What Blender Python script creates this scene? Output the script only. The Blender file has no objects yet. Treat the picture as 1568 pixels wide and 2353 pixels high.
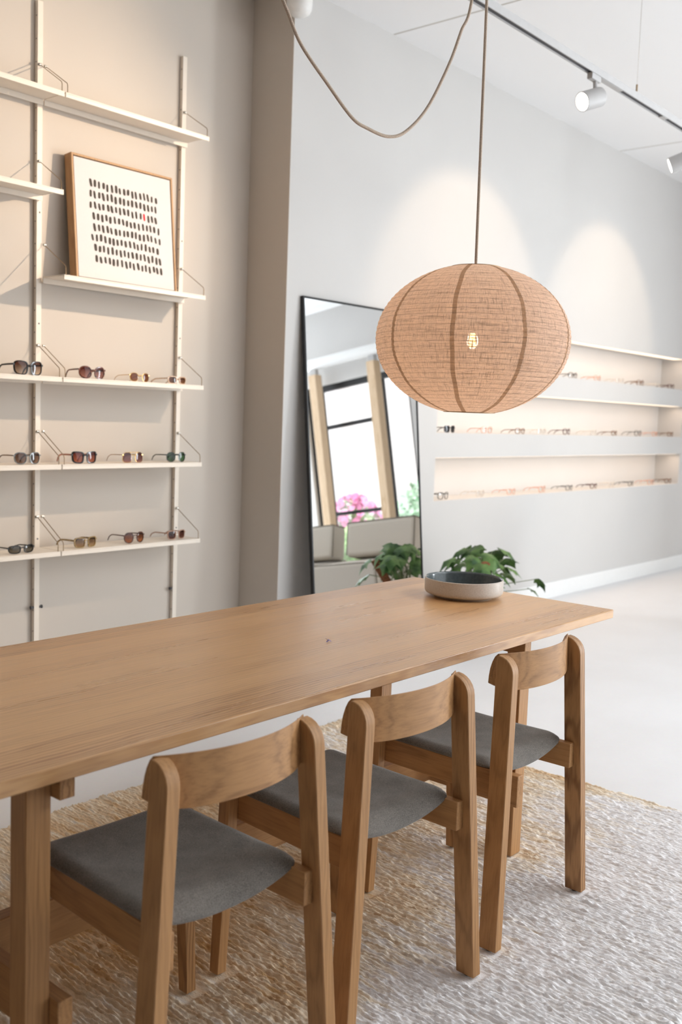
import bpy, bmesh, math, random
import numpy as np
from mathutils import Vector, Matrix, Euler

random.seed(7)
RNG = np.random.default_rng(11)
SC = bpy.context.scene
COL = SC.collection
PI = math.pi


def s2l(c):
    return tuple(((v / 255.0) / 12.92 if v / 255.0 <= 0.04045 else (((v / 255.0) + 0.055) / 1.055) ** 2.4) for v in c)


# ------------------------------------------------------------------ object helpers
def link(name, me, mat=None, parent=None, loc=None, rot=None):
    o = bpy.data.objects.new(name, me)
    COL.objects.link(o)
    if mat is not None:
        for m in (mat if isinstance(mat, (list, tuple)) else [mat]):
            me.materials.append(m)
    if parent is not None:
        o.parent = parent
    if loc is not None:
        o.location = loc
    if rot is not None:
        o.rotation_euler = rot
    return o


def tag(o, label, cat, group=None):
    o['label'] = label
    o['category'] = cat
    if group:
        o['group'] = group
    return o


def thing(name, label, cat, loc=(0, 0, 0), rot=(0, 0, 0), group=None):
    o = bpy.data.objects.new(name, None)
    COL.objects.link(o)
    o.location = loc
    o.rotation_euler = rot
    o.empty_display_size = 0.1
    return tag(o, label, cat, group)


def structure(o):
    o['kind'] = 'structure'
    return o


def shade(me, angle=40):
    for p in me.polygons:
        p.use_smooth = True
    try:
        me.set_sharp_from_angle(angle=math.radians(angle))
    except Exception:
        pass


class MB:
    """collects geometry for one mesh"""

    def __init__(self):
        self.v = []
        self.f = []
        self.m = []

    def add(self, verts, faces, mi=0):
        b = len(self.v)
        self.v += [tuple(x) for x in verts]
        self.f += [tuple(b + i for i in f) for f in faces]
        self.m += [mi] * len(faces)

    def box(self, lo, hi, mi=0, M=None):
        x0, y0, z0 = lo
        x1, y1, z1 = hi
        vs = [Vector(p) for p in ((x0, y0, z0), (x1, y0, z0), (x1, y1, z0), (x0, y1, z0), (x0, y0, z1), (x1, y0, z1), (x1, y1, z1), (x0, y1, z1))]
        if M is not None:
            vs = [M @ p for p in vs]
        self.add(vs, [(0, 3, 2, 1), (4, 5, 6, 7), (0, 1, 5, 4), (1, 2, 6, 5), (2, 3, 7, 6), (3, 0, 4, 7)], mi)

    def hexa(self, bot, top, mi=0):
        """bot/top: four points each, same winding (counter-clockwise from above)"""
        self.add(list(bot) + list(top), [(3, 2, 1, 0), (4, 5, 6, 7), (0, 1, 5, 4), (1, 2, 6, 5), (2, 3, 7, 6), (3, 0, 4, 7)], mi)

    def tube(self, pts, r, seg=8, mi=0, cap=True, rr=None):
        pts = [Vector(p) for p in pts]
        n = len(pts)
        t0 = (pts[1] - pts[0]).normalized()
        up = Vector((0, 0, 1)) if abs(t0.z) < 0.9 else Vector((1, 0, 0))
        nrm = t0.cross(up).normalized()
        rings = []
        vs = []
        for i in range(n):
            if i == 0:
                t = t0
            elif i == n - 1:
                t = (pts[-1] - pts[-2]).normalized()
            else:
                t = ((pts[i] - pts[i - 1]).normalized() + (pts[i + 1] - pts[i]).normalized()).normalized()
            nrm = (nrm - t * nrm.dot(t)).normalized()
            bn = t.cross(nrm)
            ri = rr[i] if rr else r
            rings.append(len(vs))
            for k in range(seg):
                a = 2 * PI * k / seg
                vs.append(pts[i] + (nrm * math.cos(a) + bn * math.sin(a)) * ri)
        fs = []
        for i in range(n - 1):
            for k in range(seg):
                a = rings[i] + k
                b = rings[i] + (k + 1) % seg
                c = rings[i + 1] + (k + 1) % seg
                d = rings[i + 1] + k
                fs.append((a, b, c, d))
        if cap:
            fs.append(tuple(rings[0] + k for k in range(seg))[::-1])
            fs.append(tuple(rings[-1] + k for k in range(seg)))
        self.add(vs, fs, mi)

    def lathe(self, prof, seg=48, mi=0, close=False):
        """prof: list of (r, z)"""
        vs = []
        fs = []
        for r, z in prof:
            for k in range(seg):
                a = 2 * PI * k / seg
                vs.append((r * math.cos(a), r * math.sin(a), z))
        n = len(prof)
        for i in range(n - 1 if not close else n):
            j = (i + 1) % n
            for k in range(seg):
                k2 = (k + 1) % seg
                fs.append((i * seg + k, i * seg + k2, j * seg + k2, j * seg + k))
        if not close:
            if prof[0][0] > 1e-6:
                fs.append(tuple(range(seg))[::-1])
            if prof[-1][0] > 1e-6:
                fs.append(tuple((n - 1) * seg + k for k in range(seg)))
        self.add(vs, fs, mi)

    def mesh(self, name, smooth=None):
        me = bpy.data.meshes.new(name)
        me.from_pydata(self.v, [], self.f)
        for p, mi in zip(me.polygons, self.m):
            p.material_index = mi
        bm = bmesh.new()
        bm.from_mesh(me)
        bmesh.ops.recalc_face_normals(bm, faces=bm.faces[:])
        bm.to_mesh(me)
        bm.free()
        me.update()
        if smooth:
            shade(me, smooth)
        return me

    def obj(self, name, mat, parent=None, loc=None, rot=None, bevel=0.0, smooth=None, seg=2, subsurf=0):
        me = self.mesh(name, smooth)
        o = link(name, me, mat, parent, loc, rot)
        if bevel > 0:
            b = o.modifiers.new('edge', 'BEVEL')
            b.width = bevel
            b.segments = seg
            b.limit_method = 'ANGLE'
            b.angle_limit = math.radians(35)
            shade(me, 35)
        if subsurf:
            s = o.modifiers.new('smooth', 'SUBSURF')
            s.levels = subsurf
            s.render_levels = subsurf
            for p in me.polygons:
                p.use_smooth = True
        return o


def copy_tree(root, **kw):
    r = root.copy()
    COL.objects.link(r)

    def rec(src, dst):
        for ch in list(src.children):
            c = ch.copy()
            COL.objects.link(c)
            c.parent = dst
            rec(ch, c)
    rec(root, r)
    for k, v in kw.items():
        if k == 'loc':
            r.location = v
        elif k == 'rotz':
            r.rotation_euler = (0, 0, v)
        else:
            r[k] = v
    return r


# ------------------------------------------------------------------ materials
def newmat(name):
    m = bpy.data.materials.new(name)
    m.use_nodes = True
    nt = m.node_tree
    b = nt.nodes['Principled BSDF']
    return m, nt, b


def N(nt, t, **kw):
    n = nt.nodes.new(t)
    for k, v in kw.items():
        if k in n.inputs.keys() if hasattr(n.inputs, 'keys') else False:
            n.inputs[k].default_value = v
        else:
            setattr(n, k, v)
    return n


def setin(n, **kw):
    for k, v in kw.items():
        n.inputs[k.replace('_', ' ')].default_value = v
    return n


def ramp(nt, stops, interp='LINEAR'):
    r = nt.nodes.new('ShaderNodeValToRGB')
    r.color_ramp.interpolation = interp
    e = r.color_ramp.elements
    e[0].position = stops[0][0]
    e[0].color = (*stops[0][1], 1)
    e[1].position = stops[1][0]
    e[1].color = (*stops[1][1], 1)
    for p, c in stops[2:]:
        x = e.new(p)
        x.color = (*c, 1)
    return r


def L(nt, a, b):
    nt.links.new(a, b)


def math_node(nt, op, a, b=None, clamp=False):
    n = nt.nodes.new('ShaderNodeMath')
    n.operation = op
    n.use_clamp = clamp
    for i, x in enumerate((a, b)):
        if x is None:
            continue
        if isinstance(x, (int, float)):
            n.inputs[i].default_value = x
        else:
            L(nt, x, n.inputs[i])
    return n.outputs[0]


def mixrgb(nt, fac, a, b, blend='MIX'):
    n = nt.nodes.new('ShaderNodeMix')
    n.data_type = 'RGBA'
    n.blend_type = blend
    for sock, x in ((n.inputs[0], fac), (n.inputs[6], a), (n.inputs[7], b)):
        if isinstance(x, (int, float)):
            sock.default_value = x
        elif isinstance(x, tuple):
            sock.default_value = (*x, 1) if len(x) == 3 else x
        else:
            L(nt, x, sock)
    return n.outputs[2]


def plain(name, col, rough=0.5, metal=0.0, noise=0.03, nscale=30.0, bump=0.0, spec=0.5):
    m, nt, b = newmat(name)
    tc = nt.nodes.new('ShaderNodeTexCoord')
    nz = nt.nodes.new('ShaderNodeTexNoise')
    setin(nz, Scale=nscale, Detail=3.0)
    L(nt, tc.outputs['Object'], nz.inputs['Vector'])
    lo = tuple(max(0, c * (1 - noise)) for c in col)
    hi = tuple(min(1, c * (1 + noise)) for c in col)
    r = ramp(nt, [(0.3, lo), (0.7, hi)])
    L(nt, nz.outputs['Fac'], r.inputs['Fac'])
    L(nt, r.outputs['Color'], b.inputs['Base Color'])
    b.inputs['Roughness'].default_value = rough
    b.inputs['Metallic'].default_value = metal
    b.inputs['Specular IOR Level'].default_value = spec
    if bump > 0:
        bp = nt.nodes.new('ShaderNodeBump')
        setin(bp, Strength=bump, Distance=0.002)
        L(nt, nz.outputs['Fac'], bp.inputs['Height'])
        L(nt, bp.outputs['Normal'], b.inputs['Normal'])
    return m


def oak(name, axis, light, dark, rough=0.42, plank=0.0, scale=1.0, knots=False, sheen=0.35, pore=0.4):
    """grain along axis ('X','Y','Z') of the object"""
    m, nt, b = newmat(name)
    tc = nt.nodes.new('ShaderNodeTexCoord')
    oi = nt.nodes.new('ShaderNodeObjectInfo')
    sep = nt.nodes.new('ShaderNodeSeparateXYZ')
    L(nt, tc.outputs['Object'], sep.inputs[0])
    ax = 'XYZ'.index(axis)
    others = [i for i in range(3) if i != ax]
    off = math_node(nt, 'MULTIPLY', oi.outputs['Random'], 37.0)
    along = sep.outputs[ax]
    c1, c2 = sep.outputs[others[0]], sep.outputs[others[1]]
    tone = None
    if plank > 0:
        idx = math_node(nt, 'FLOOR', math_node(nt, 'DIVIDE', c1, plank))
        wn = nt.nodes.new('ShaderNodeTexWhiteNoise')
        wn.noise_dimensions = '1D'
        L(nt, idx, wn.inputs['W'])
        tone = wn.outputs['Value']
        off = math_node(nt, 'ADD', off, math_node(nt, 'MULTIPLY', tone, 23.0))
    comb = nt.nodes.new('ShaderNodeCombineXYZ')
    L(nt, math_node(nt, 'ADD', along, off), comb.inputs[0])
    L(nt, math_node(nt, 'ADD', c1, off), comb.inputs[1])
    L(nt, c2, comb.inputs[2])

    def mapped(sx, sc):
        mp = nt.nodes.new('ShaderNodeMapping')
        mp.inputs['Scale'].default_value = (sx * scale, sc * scale, sc * scale)
        L(nt, comb.outputs[0], mp.inputs['Vector'])
        return mp.outputs[0]
    # flowing bands (cathedral grain)
    wv = nt.nodes.new('ShaderNodeTexWave')
    wv.wave_type = 'BANDS'
    wv.bands_direction = 'Y'
    setin(wv, Scale=5.0, Distortion=9.0, Detail=2.5, Detail_Scale=0.8, Detail_Roughness=0.6)
    L(nt, mapped(0.9, 5.5), wv.inputs['Vector'])
    n1 = nt.nodes.new('ShaderNodeTexNoise')
    setin(n1, Scale=1.0, Detail=4.0, Roughness=0.6)
    L(nt, mapped(1.6, 22.0), n1.inputs['Vector'])
    n2 = nt.nodes.new('ShaderNodeTexNoise')
    setin(n2, Scale=1.0, Detail=5.0, Roughness=0.65)
    L(nt, mapped(7.0, 210.0), n2.inputs['Vector'])
    n3 = nt.nodes.new('ShaderNodeTexNoise')
    setin(n3, Scale=1.0, Detail=2.0)
    L(nt, mapped(0.7, 3.0), n3.inputs['Vector'])
    f = math_node(nt, 'MULTIPLY', wv.outputs['Fac'], 0.27)
    f = math_node(nt, 'ADD', f, math_node(nt, 'MULTIPLY', n1.outputs['Fac'], 0.55))
    f = math_node(nt, 'ADD', f, math_node(nt, 'MULTIPLY', n3.outputs['Fac'], 0.40))
    if tone is not None:
        f = math_node(nt, 'ADD', f, math_node(nt, 'MULTIPLY', math_node(nt, 'SUBTRACT', tone, 0.5), 0.26))
    else:
        f = math_node(nt, 'ADD', f, math_node(nt, 'MULTIPLY', math_node(nt, 'SUBTRACT', oi.outputs['Random'], 0.5), 0.22))
    mid = tuple((a + c) / 2 for a, c in zip(light, dark))
    r = ramp(nt, [(0.28, dark), (0.86, light), (0.55, tuple(0.45 * a + 0.55 * c for a, c in zip(mid, light)))])
    L(nt, f, r.inputs['Fac'])
    pr = ramp(nt, [(0.36, (0.62, 0.56, 0.50)), (0.52, (1, 1, 1))])
    L(nt, n2.outputs['Fac'], pr.inputs['Fac'])
    col = mixrgb(nt, pore, r.outputs['Color'], pr.outputs['Color'], 'MULTIPLY')
    if knots:
        vr = nt.nodes.new('ShaderNodeTexVoronoi')
        vr.feature = 'F1'
        setin(vr, Scale=1.0, Randomness=1.0)
        L(nt, mapped(0.8, 2.4), vr.inputs['Vector'])
        kr = ramp(nt, [(0.015, (0.34, 0.24, 0.16)), (0.07, (1, 1, 1))])
        L(nt, vr.outputs['Distance'], kr.inputs['Fac'])
        col = mixrgb(nt, 0.22, col, kr.outputs['Color'], 'MULTIPLY')
    L(nt, col, b.inputs['Base Color'])
    rr = nt.nodes.new('ShaderNodeMapRange')
    setin(rr, To_Min=rough - 0.06, To_Max=rough + 0.12)
    L(nt, n1.outputs['Fac'], rr.inputs['Value'])
    L(nt, rr.outputs[0], b.inputs['Roughness'])
    b.inputs['Specular IOR Level'].default_value = sheen
    bp = nt.nodes.new('ShaderNodeBump')
    setin(bp, Strength=0.25, Distance=0.0008)
    L(nt, n2.outputs['Fac'], bp.inputs['Height'])
    L(nt, bp.outputs['Normal'], b.inputs['Normal'])
    return m


M = {}
M['wall'] = plain('wall_paint', s2l((209, 207, 204)), 0.9, noise=0.012, nscale=2.0, spec=0.15)
M['wallshaded'] = plain('wall_paint_warm_shade', s2l((203, 194, 183)), 0.9, noise=0.012, nscale=2.0, spec=0.15)  # wall paint toned warmer and darker, warm light and shade put into colour
M['trim'] = plain('white_trim', s2l((236, 236, 234)), 0.6, noise=0.01, spec=0.3)
M['shelf'] = plain('cream_lacquered_steel', s2l((232, 222, 208)), 0.45, noise=0.015, spec=0.4)
M['wire'] = plain('brass_wire', s2l((150, 128, 100)), 0.35, 0.9)
M['wire2'] = plain('steel_wire', s2l((190, 186, 178)), 0.3, 0.9)
M['black'] = plain('black_metal', s2l((24, 24, 25)), 0.4, 0.2)
M['whitemetal'] = plain('white_powder_coat', s2l((186, 185, 184)), 0.5)
M['slot'] = plain('dark_track_slot', s2l((70, 70, 74)), 0.6)
M['cord'] = plain('woven_linen_cord', s2l((190, 172, 154)), 0.9, noise=0.25, nscale=420.0, bump=0.5)
M['whiteplastic'] = plain('white_plastic', s2l((236, 235, 232)), 0.35)
OL, OD = s2l((212, 167, 116)), s2l((158, 110, 66))
CL, CD = s2l((188, 142, 94)), s2l((118, 79, 46))
M['top'] = oak('oak_table_top', 'X', OL, OD, 0.27, plank=0.122, knots=False, sheen=0.6, pore=.28)
M['oakX'] = oak('oak_grain_x', 'X', CL, CD, 0.45)
M['oakY'] = oak('oak_grain_y', 'Y', CL, CD, 0.45)
M['oakZ'] = oak('oak_grain_z', 'Z', CL, CD, 0.45)
M['frameoak'] = oak('frame_oak', 'Z', s2l((188, 150, 110)), s2l((146, 106, 70)), 0.5)
M['timber'] = oak('pale_timber', 'Z', s2l((226, 200, 168)), s2l((190, 158, 120)), 0.6)


def floor_mat():
    m, nt, b = newmat('pale_resin_floor')
    tc = nt.nodes.new('ShaderNodeTexCoord')
    n1 = nt.nodes.new('ShaderNodeTexNoise')
    setin(n1, Scale=0.9, Detail=5.0, Roughness=0.6)
    L(nt, tc.outputs['Object'], n1.inputs['Vector'])
    n2 = nt.nodes.new('ShaderNodeTexNoise')
    setin(n2, Scale=60.0, Detail=3.0)
    L(nt, tc.outputs['Object'], n2.inputs['Vector'])
    r = ramp(nt, [(0.3, s2l((221, 220, 220))), (0.7, s2l((230, 230, 231)))])
    L(nt, n1.outputs['Fac'], r.inputs['Fac'])
    c = mixrgb(nt, 0.12, r.outputs['Color'], n2.outputs['Color'], 'SOFT_LIGHT')
    L(nt, c, b.inputs['Base Color'])
    b.inputs['Roughness'].default_value = 0.5
    b.inputs['Specular IOR Level'].default_value = 0.35
    return m


def ceil_mat():
    m, nt, b = newmat('white_ceiling_board')
    tc = nt.nodes.new('ShaderNodeTexCoord')
    sp = nt.nodes.new('ShaderNodeSeparateXYZ')
    L(nt, tc.outputs['Object'], sp.inputs[0])
    d = math_node(nt, 'ABSOLUTE', math_node(nt, 'SUBTRACT', math_node(nt, 'MODULO', math_node(nt, 'ADD', sp.outputs[0], 30.0), 3.004), 1.5))
    # seams at x = 4.713 + k * 3.004
    near = math_node(nt, 'LESS_THAN', math_node(nt, 'ABSOLUTE', math_node(nt, 'SUBTRACT', math_node(nt, 'MODULO', math_node(nt, 'ADD', sp.outputs[0], 30.0 - 4.713 + 1.502 + 0.04), 3.004), 1.502)), 0.008)
    c = mixrgb(nt, near, s2l((246, 246, 246)), s2l((200, 196, 188)))
    L(nt, c, b.inputs['Base Color'])
    b.inputs['Roughness'].default_value = 0.9
    b.inputs['Specular IOR Level'].default_value = 0.1
    return m


M['floor'] = floor_mat()
M['ceil'] = ceil_mat()


def seat_mat():
    m, nt, b = newmat('grey_wool_upholstery')
    tc = nt.nodes.new('ShaderNodeTexCoord')
    n1 = nt.nodes.new('ShaderNodeTexNoise')
    setin(n1, Scale=650.0, Detail=2.0, Roughness=0.6)
    L(nt, tc.outputs['Object'], n1.inputs['Vector'])
    n2 = nt.nodes.new('ShaderNodeTexNoise')
    setin(n2, Scale=24.0, Detail=3.0, Roughness=0.5)
    L(nt, tc.outputs['Object'], n2.inputs['Vector'])
    f = math_node(nt, 'ADD', math_node(nt, 'MULTIPLY', n1.outputs['Fac'], 0.8), math_node(nt, 'MULTIPLY', n2.outputs['Fac'], 0.2))
    r = ramp(nt, [(0.34, s2l((82, 78, 73))), (0.66, s2l((144, 138, 130)))])
    L(nt, f, r.inputs['Fac'])
    L(nt, r.outputs['Color'], b.inputs['Base Color'])
    b.inputs['Roughness'].default_value = 0.95
    b.inputs['Specular IOR Level'].default_value = 0.1
    b.inputs['Sheen Weight'].default_value = 0.25
    b.inputs['Sheen Roughness'].default_value = 0.5
    bp = nt.nodes.new('ShaderNodeBump')
    setin(bp, Strength=0.5, Distance=0.0012)
    L(nt, n1.outputs['Fac'], bp.inputs['Height'])
    L(nt, bp.outputs['Normal'], b.inputs['Normal'])
    return m


M['seat'] = seat_mat()


def rug_mat():
    m, nt, b = newmat('woven_wool_and_jute')
    tc = nt.nodes.new('ShaderNodeTexCoord')
    sp = nt.nodes.new('ShaderNodeSeparateXYZ')
    L(nt, tc.outputs['Object'], sp.inputs[0])
    mp = nt.nodes.new('ShaderNodeMapping')
    mp.inputs['Scale'].default_value = (48.0, 7.0, 1.0)
    L(nt, tc.outputs['Object'], mp.inputs['Vector'])
    n1 = nt.nodes.new('ShaderNodeTexNoise')
    setin(n1, Scale=1.0, Detail=4.0, Roughness=0.62)
    L(nt, mp.outputs[0], n1.inputs['Vector'])
    n2 = nt.nodes.new('ShaderNodeTexNoise')
    setin(n2, Scale=2.2, Detail=3.0, Roughness=0.55)
    L(nt, tc.outputs['Object'], n2.inputs['Vector'])
    mp3 = nt.nodes.new('ShaderNodeMapping')
    mp3.inputs['Scale'].default_value = (260.0, 130.0, 200.0)
    L(nt, tc.outputs['Object'], mp3.inputs['Vector'])
    n3 = nt.nodes.new('ShaderNodeTexNoise')
    setin(n3, Scale=1.0, Detail=3.0, Roughness=0.7)
    L(nt, mp3.outputs[0], n3.inputs['Vector'])
    # jute share grows under and beyond the table, ends in a jute edge
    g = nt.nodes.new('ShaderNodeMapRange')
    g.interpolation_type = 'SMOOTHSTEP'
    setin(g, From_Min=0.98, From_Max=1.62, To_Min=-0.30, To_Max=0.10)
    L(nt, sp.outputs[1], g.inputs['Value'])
    edge = nt.nodes.new('ShaderNodeMapRange')
    edge.interpolation_type = 'SMOOTHSTEP'
    setin(edge, From_Min=3.30, From_Max=3.42, To_Min=0.0, To_Max=0.16)
    L(nt, sp.outputs[0], edge.inputs['Value'])
    right = nt.nodes.new('ShaderNodeMapRange')
    setin(right, From_Min=1.6, From_Max=3.2, To_Min=0.03, To_Max=-0.06)
    L(nt, sp.outputs[0], right.inputs['Value'])
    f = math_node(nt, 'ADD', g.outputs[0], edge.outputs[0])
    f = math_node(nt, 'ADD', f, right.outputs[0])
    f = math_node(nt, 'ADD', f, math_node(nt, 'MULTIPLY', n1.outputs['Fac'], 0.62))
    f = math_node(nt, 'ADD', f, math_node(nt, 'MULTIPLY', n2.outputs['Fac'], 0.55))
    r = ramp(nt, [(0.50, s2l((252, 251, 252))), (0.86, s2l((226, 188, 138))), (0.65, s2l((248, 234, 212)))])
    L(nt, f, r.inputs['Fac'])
    d = ramp(nt, [(0.25, (0.72, 0.70, 0.68)), (0.55, (1, 1, 1))])
    L(nt, n3.outputs['Fac'], d.inputs['Fac'])
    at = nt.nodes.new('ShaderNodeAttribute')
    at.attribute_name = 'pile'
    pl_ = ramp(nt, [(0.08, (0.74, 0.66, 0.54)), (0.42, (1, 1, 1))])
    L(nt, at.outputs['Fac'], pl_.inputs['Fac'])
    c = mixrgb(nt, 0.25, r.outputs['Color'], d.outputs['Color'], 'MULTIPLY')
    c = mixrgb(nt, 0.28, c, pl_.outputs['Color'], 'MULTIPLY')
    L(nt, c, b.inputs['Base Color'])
    b.inputs['Roughness'].default_value = 1.0
    b.inputs['Specular IOR Level'].default_value = 0.05
    bp = nt.nodes.new('ShaderNodeBump')
    setin(bp, Strength=0.6, Distance=0.004)
    L(nt, n3.outputs['Fac'], bp.inputs['Height'])
    L(nt, bp.outputs['Normal'], b.inputs['Normal'])
    return m


M['rug'] = rug_mat()


def shade_mat(name, dense):
    """linen: diffuse + translucent, with an open weave that lets the bulb glint through"""
    m = bpy.data.materials.new(name)
    m.use_nodes = True
    nt = m.node_tree
    nt.nodes.clear()
    out = nt.nodes.new('ShaderNodeOutputMaterial')
    uv = nt.nodes.new('ShaderNodeUVMap')
    uv.uv_map = 'UVMap'

    def threads(sx, sy, detail=3.0):
        mp = nt.nodes.new('ShaderNodeMapping')
        mp.inputs['Scale'].default_value = (sx, sy, 1)
        L(nt, uv.outputs[0], mp.inputs['Vector'])
        nz = nt.nodes.new('ShaderNodeTexNoise')
        setin(nz, Scale=1.0, Detail=detail, Roughness=0.7)
        L(nt, mp.outputs[0], nz.inputs['Vector'])
        return nz.outputs['Fac']
    h = threads(60, 420)
    v = threads(900, 22)
    h2 = threads(14, 95, 2.0)
    v2 = threads(210, 7, 2.0)
    th = ramp(nt, [(0.34, (0.36, 0.36, 0.36)), (0.50, (1, 1, 1))])
    L(nt, h, th.inputs['Fac'])
    tv = ramp(nt, [(0.34, (0.36, 0.36, 0.36)), (0.50, (1, 1, 1))])
    L(nt, v, tv.inputs['Fac'])
    th2 = ramp(nt, [(0.30, (0.45, 0.45, 0.45)), (0.44, (1, 1, 1))])
    L(nt, h2, th2.inputs['Fac'])
    tv2 = ramp(nt, [(0.28, (0.55, 0.55, 0.55)), (0.42, (1, 1, 1))])
    L(nt, v2, tv2.inputs['Fac'])
    w = mixrgb(nt, 1.0, th.outputs['Color'], tv.outputs['Color'], 'MULTIPLY')
    w = mixrgb(nt, 1.0, w, th2.outputs['Color'], 'MULTIPLY')
    w = mixrgb(nt, 1.0, w, tv2.outputs['Color'], 'MULTIPLY')
    us = nt.nodes.new('ShaderNodeSeparateXYZ')
    L(nt, uv.outputs[0], us.inputs[0])
    rb = math_node(nt, 'ABSOLUTE', math_node(nt, 'SUBTRACT', math_node(nt, 'FRACT', math_node(nt, 'MULTIPLY', us.outputs[1], 38.0)), 0.5))
    rbr = ramp(nt, [(0.0, (0.42, 0.42, 0.42)), (0.15, (1, 1, 1))])
    L(nt, rb, rbr.inputs['Fac'])
    w = mixrgb(nt, 0.8, w, rbr.outputs['Color'], 'MULTIPLY')
    cd = mixrgb(nt, 0.65, s2l((222, 204, 190)), w, 'MULTIPLY')
    ct = mixrgb(nt, 0.85, s2l((234, 204, 178)) if not dense else s2l((190, 166, 144)), w, 'MULTIPLY')
    df = nt.nodes.new('ShaderNodeBsdfDiffuse')
    L(nt, cd if not dense else mixrgb(nt, 1.0, cd, s2l((190, 176, 162)), 'MULTIPLY'), df.inputs['Color'])
    tl = nt.nodes.new('ShaderNodeBsdfTranslucent')
    L(nt, ct, tl.inputs['Color'])
    ms = nt.nodes.new('ShaderNodeMixShader')
    ms.inputs[0].default_value = 0.5 if not dense else 0.35
    L(nt, df.outputs[0], ms.inputs[1])
    L(nt, tl.outputs[0], ms.inputs[2])
    tr = nt.nodes.new('ShaderNodeBsdfTransparent')
    tr.inputs[0].default_value = (1.0, 0.93, 0.84, 1)
    m2 = nt.nodes.new('ShaderNodeMixShader')
    if dense:
        m2.inputs[0].default_value = 0.42
    else:
        bw = nt.nodes.new('ShaderNodeRGBToBW')
        L(nt, w, bw.inputs[0])
        mr = nt.nodes.new('ShaderNodeMapRange')
        setin(mr, From_Min=0.55, From_Max=1.0, To_Min=0.0, To_Max=0.10)
        L(nt, bw.outputs[0], mr.inputs['Value'])
        L(nt, mr.outputs[0], m2.inputs[0])
    L(nt, ms.outputs[0], m2.inputs[1])
    L(nt, tr.outputs[0], m2.inputs[2])
    L(nt, m2.outputs[0], out.inputs['Surface'])
    return m


M['linen'] = shade_mat('lamp_linen', False)
M['seam'] = shade_mat('lamp_linen_seam', True)


def emit(name, col, strength):
    m = bpy.data.materials.new(name)
    m.use_nodes = True
    nt = m.node_tree
    nt.nodes.clear()
    out = nt.nodes.new('ShaderNodeOutputMaterial')
    e = nt.nodes.new('ShaderNodeEmission')
    e.inputs[0].default_value = (*col, 1)
    e.inputs[1].default_value = strength
    L(nt, e.outputs[0], out.inputs[0])
    return m


M['bulb'] = emit('warm_bulb_glow', (1.0, 0.55, 0.16), 60.0)
M['spotface'] = emit('spot_lens_glow', (1.0, 0.93, 0.82), 9.0)
M['led'] = emit('warm_led_strip', (1.0, 0.80, 0.60), 1.9)


def mirror_mat():
    m = bpy.data.materials.new('mirror_glass')
    m.use_nodes = True
    nt = m.node_tree
    b = nt.nodes['Principled BSDF']
    b.inputs['Base Color'].default_value = (0.86, 0.88, 0.89, 1)
    b.inputs['Metallic'].default_value = 1.0
    b.inputs['Roughness'].default_value = 0.0
    return m


M['mirror'] = mirror_mat()


def window_glass():
    m = bpy.data.materials.new('window_glass')
    m.use_nodes = True
    nt = m.node_tree
    nt.nodes.clear()
    out = nt.nodes.new('ShaderNodeOutputMaterial')
    tr = nt.nodes.new('ShaderNodeBsdfTransparent')
    gl = nt.nodes.new('ShaderNodeBsdfGlossy')
    gl.inputs['Roughness'].default_value = 0.0
    fr = nt.nodes.new('ShaderNodeFresnel')
    ms = nt.nodes.new('ShaderNodeMixShader')
    L(nt, math_node(nt, 'MULTIPLY', fr.outputs[0], 0.6), ms.inputs[0])
    L(nt, tr.outputs[0], ms.inputs[1])
    L(nt, gl.outputs[0], ms.inputs[2])
    L(nt, ms.outputs[0], out.inputs[0])
    return m


M['glass'] = window_glass()
_lens = {}


def lens_mat(top, bot, gloss=0.12):
    key = (top, bot)
    if key in _lens:
        return _lens[key]
    m = bpy.data.materials.new('tinted_lens')
    m.use_nodes = True
    nt = m.node_tree
    nt.nodes.clear()
    out = nt.nodes.new('ShaderNodeOutputMaterial')
    tc = nt.nodes.new('ShaderNodeTexCoord')
    sp = nt.nodes.new('ShaderNodeSeparateXYZ')
    L(nt, tc.outputs['Object'], sp.inputs[0])
    mr = nt.nodes.new('ShaderNodeMapRange')
    setin(mr, From_Min=0.006, From_Max=0.046)
    L(nt, sp.outputs[2], mr.inputs['Value'])
    c = mixrgb(nt, mr.outputs[0], bot, top)
    tr = nt.nodes.new('ShaderNodeBsdfTransparent')
    L(nt, c, tr.inputs[0])
    gl = nt.nodes.new('ShaderNodeBsdfGlossy')
    gl.inputs['Roughness'].default_value = 0.04
    lw = nt.nodes.new('ShaderNodeFresnel')
    ms = nt.nodes.new('ShaderNodeMixShader')
    L(nt, math_node(nt, 'ADD', math_node(nt, 'MULTIPLY', lw.outputs[0], 0.6), gloss * 0.12), ms.inputs[0])
    L(nt, tr.outputs[0], ms.inputs[1])
    L(nt, gl.outputs[0], ms.inputs[2])
    L(nt, ms.outputs[0], out.inputs[0])
    _lens[key] = m
    return m


_acet = {}


def acetate(c1, c2=None, rough=0.18, metal=0.0):
    key = (c1, c2, metal)
    if key in _acet:
        return _acet[key]
    m, nt, b = newmat('spectacle_acetate' if metal < 0.5 else 'spectacle_metal')
    if c2:
        tc = nt.nodes.new('ShaderNodeTexCoord')
        nz = nt.nodes.new('ShaderNodeTexNoise')
        setin(nz, Scale=130.0, Detail=2.0)
        L(nt, tc.outputs['Object'], nz.inputs['Vector'])
        r = ramp(nt, [(0.42, s2l(c1)), (0.58, s2l(c2))])
        L(nt, nz.outputs['Fac'], r.inputs['Fac'])
        L(nt, r.outputs['Color'], b.inputs['Base Color'])
    else:
        b.inputs['Base Color'].default_value = (*s2l(c1), 1)
    b.inputs['Roughness'].default_value = rough
    b.inputs['Metallic'].default_value = metal
    _acet[key] = m
    return m


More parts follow.
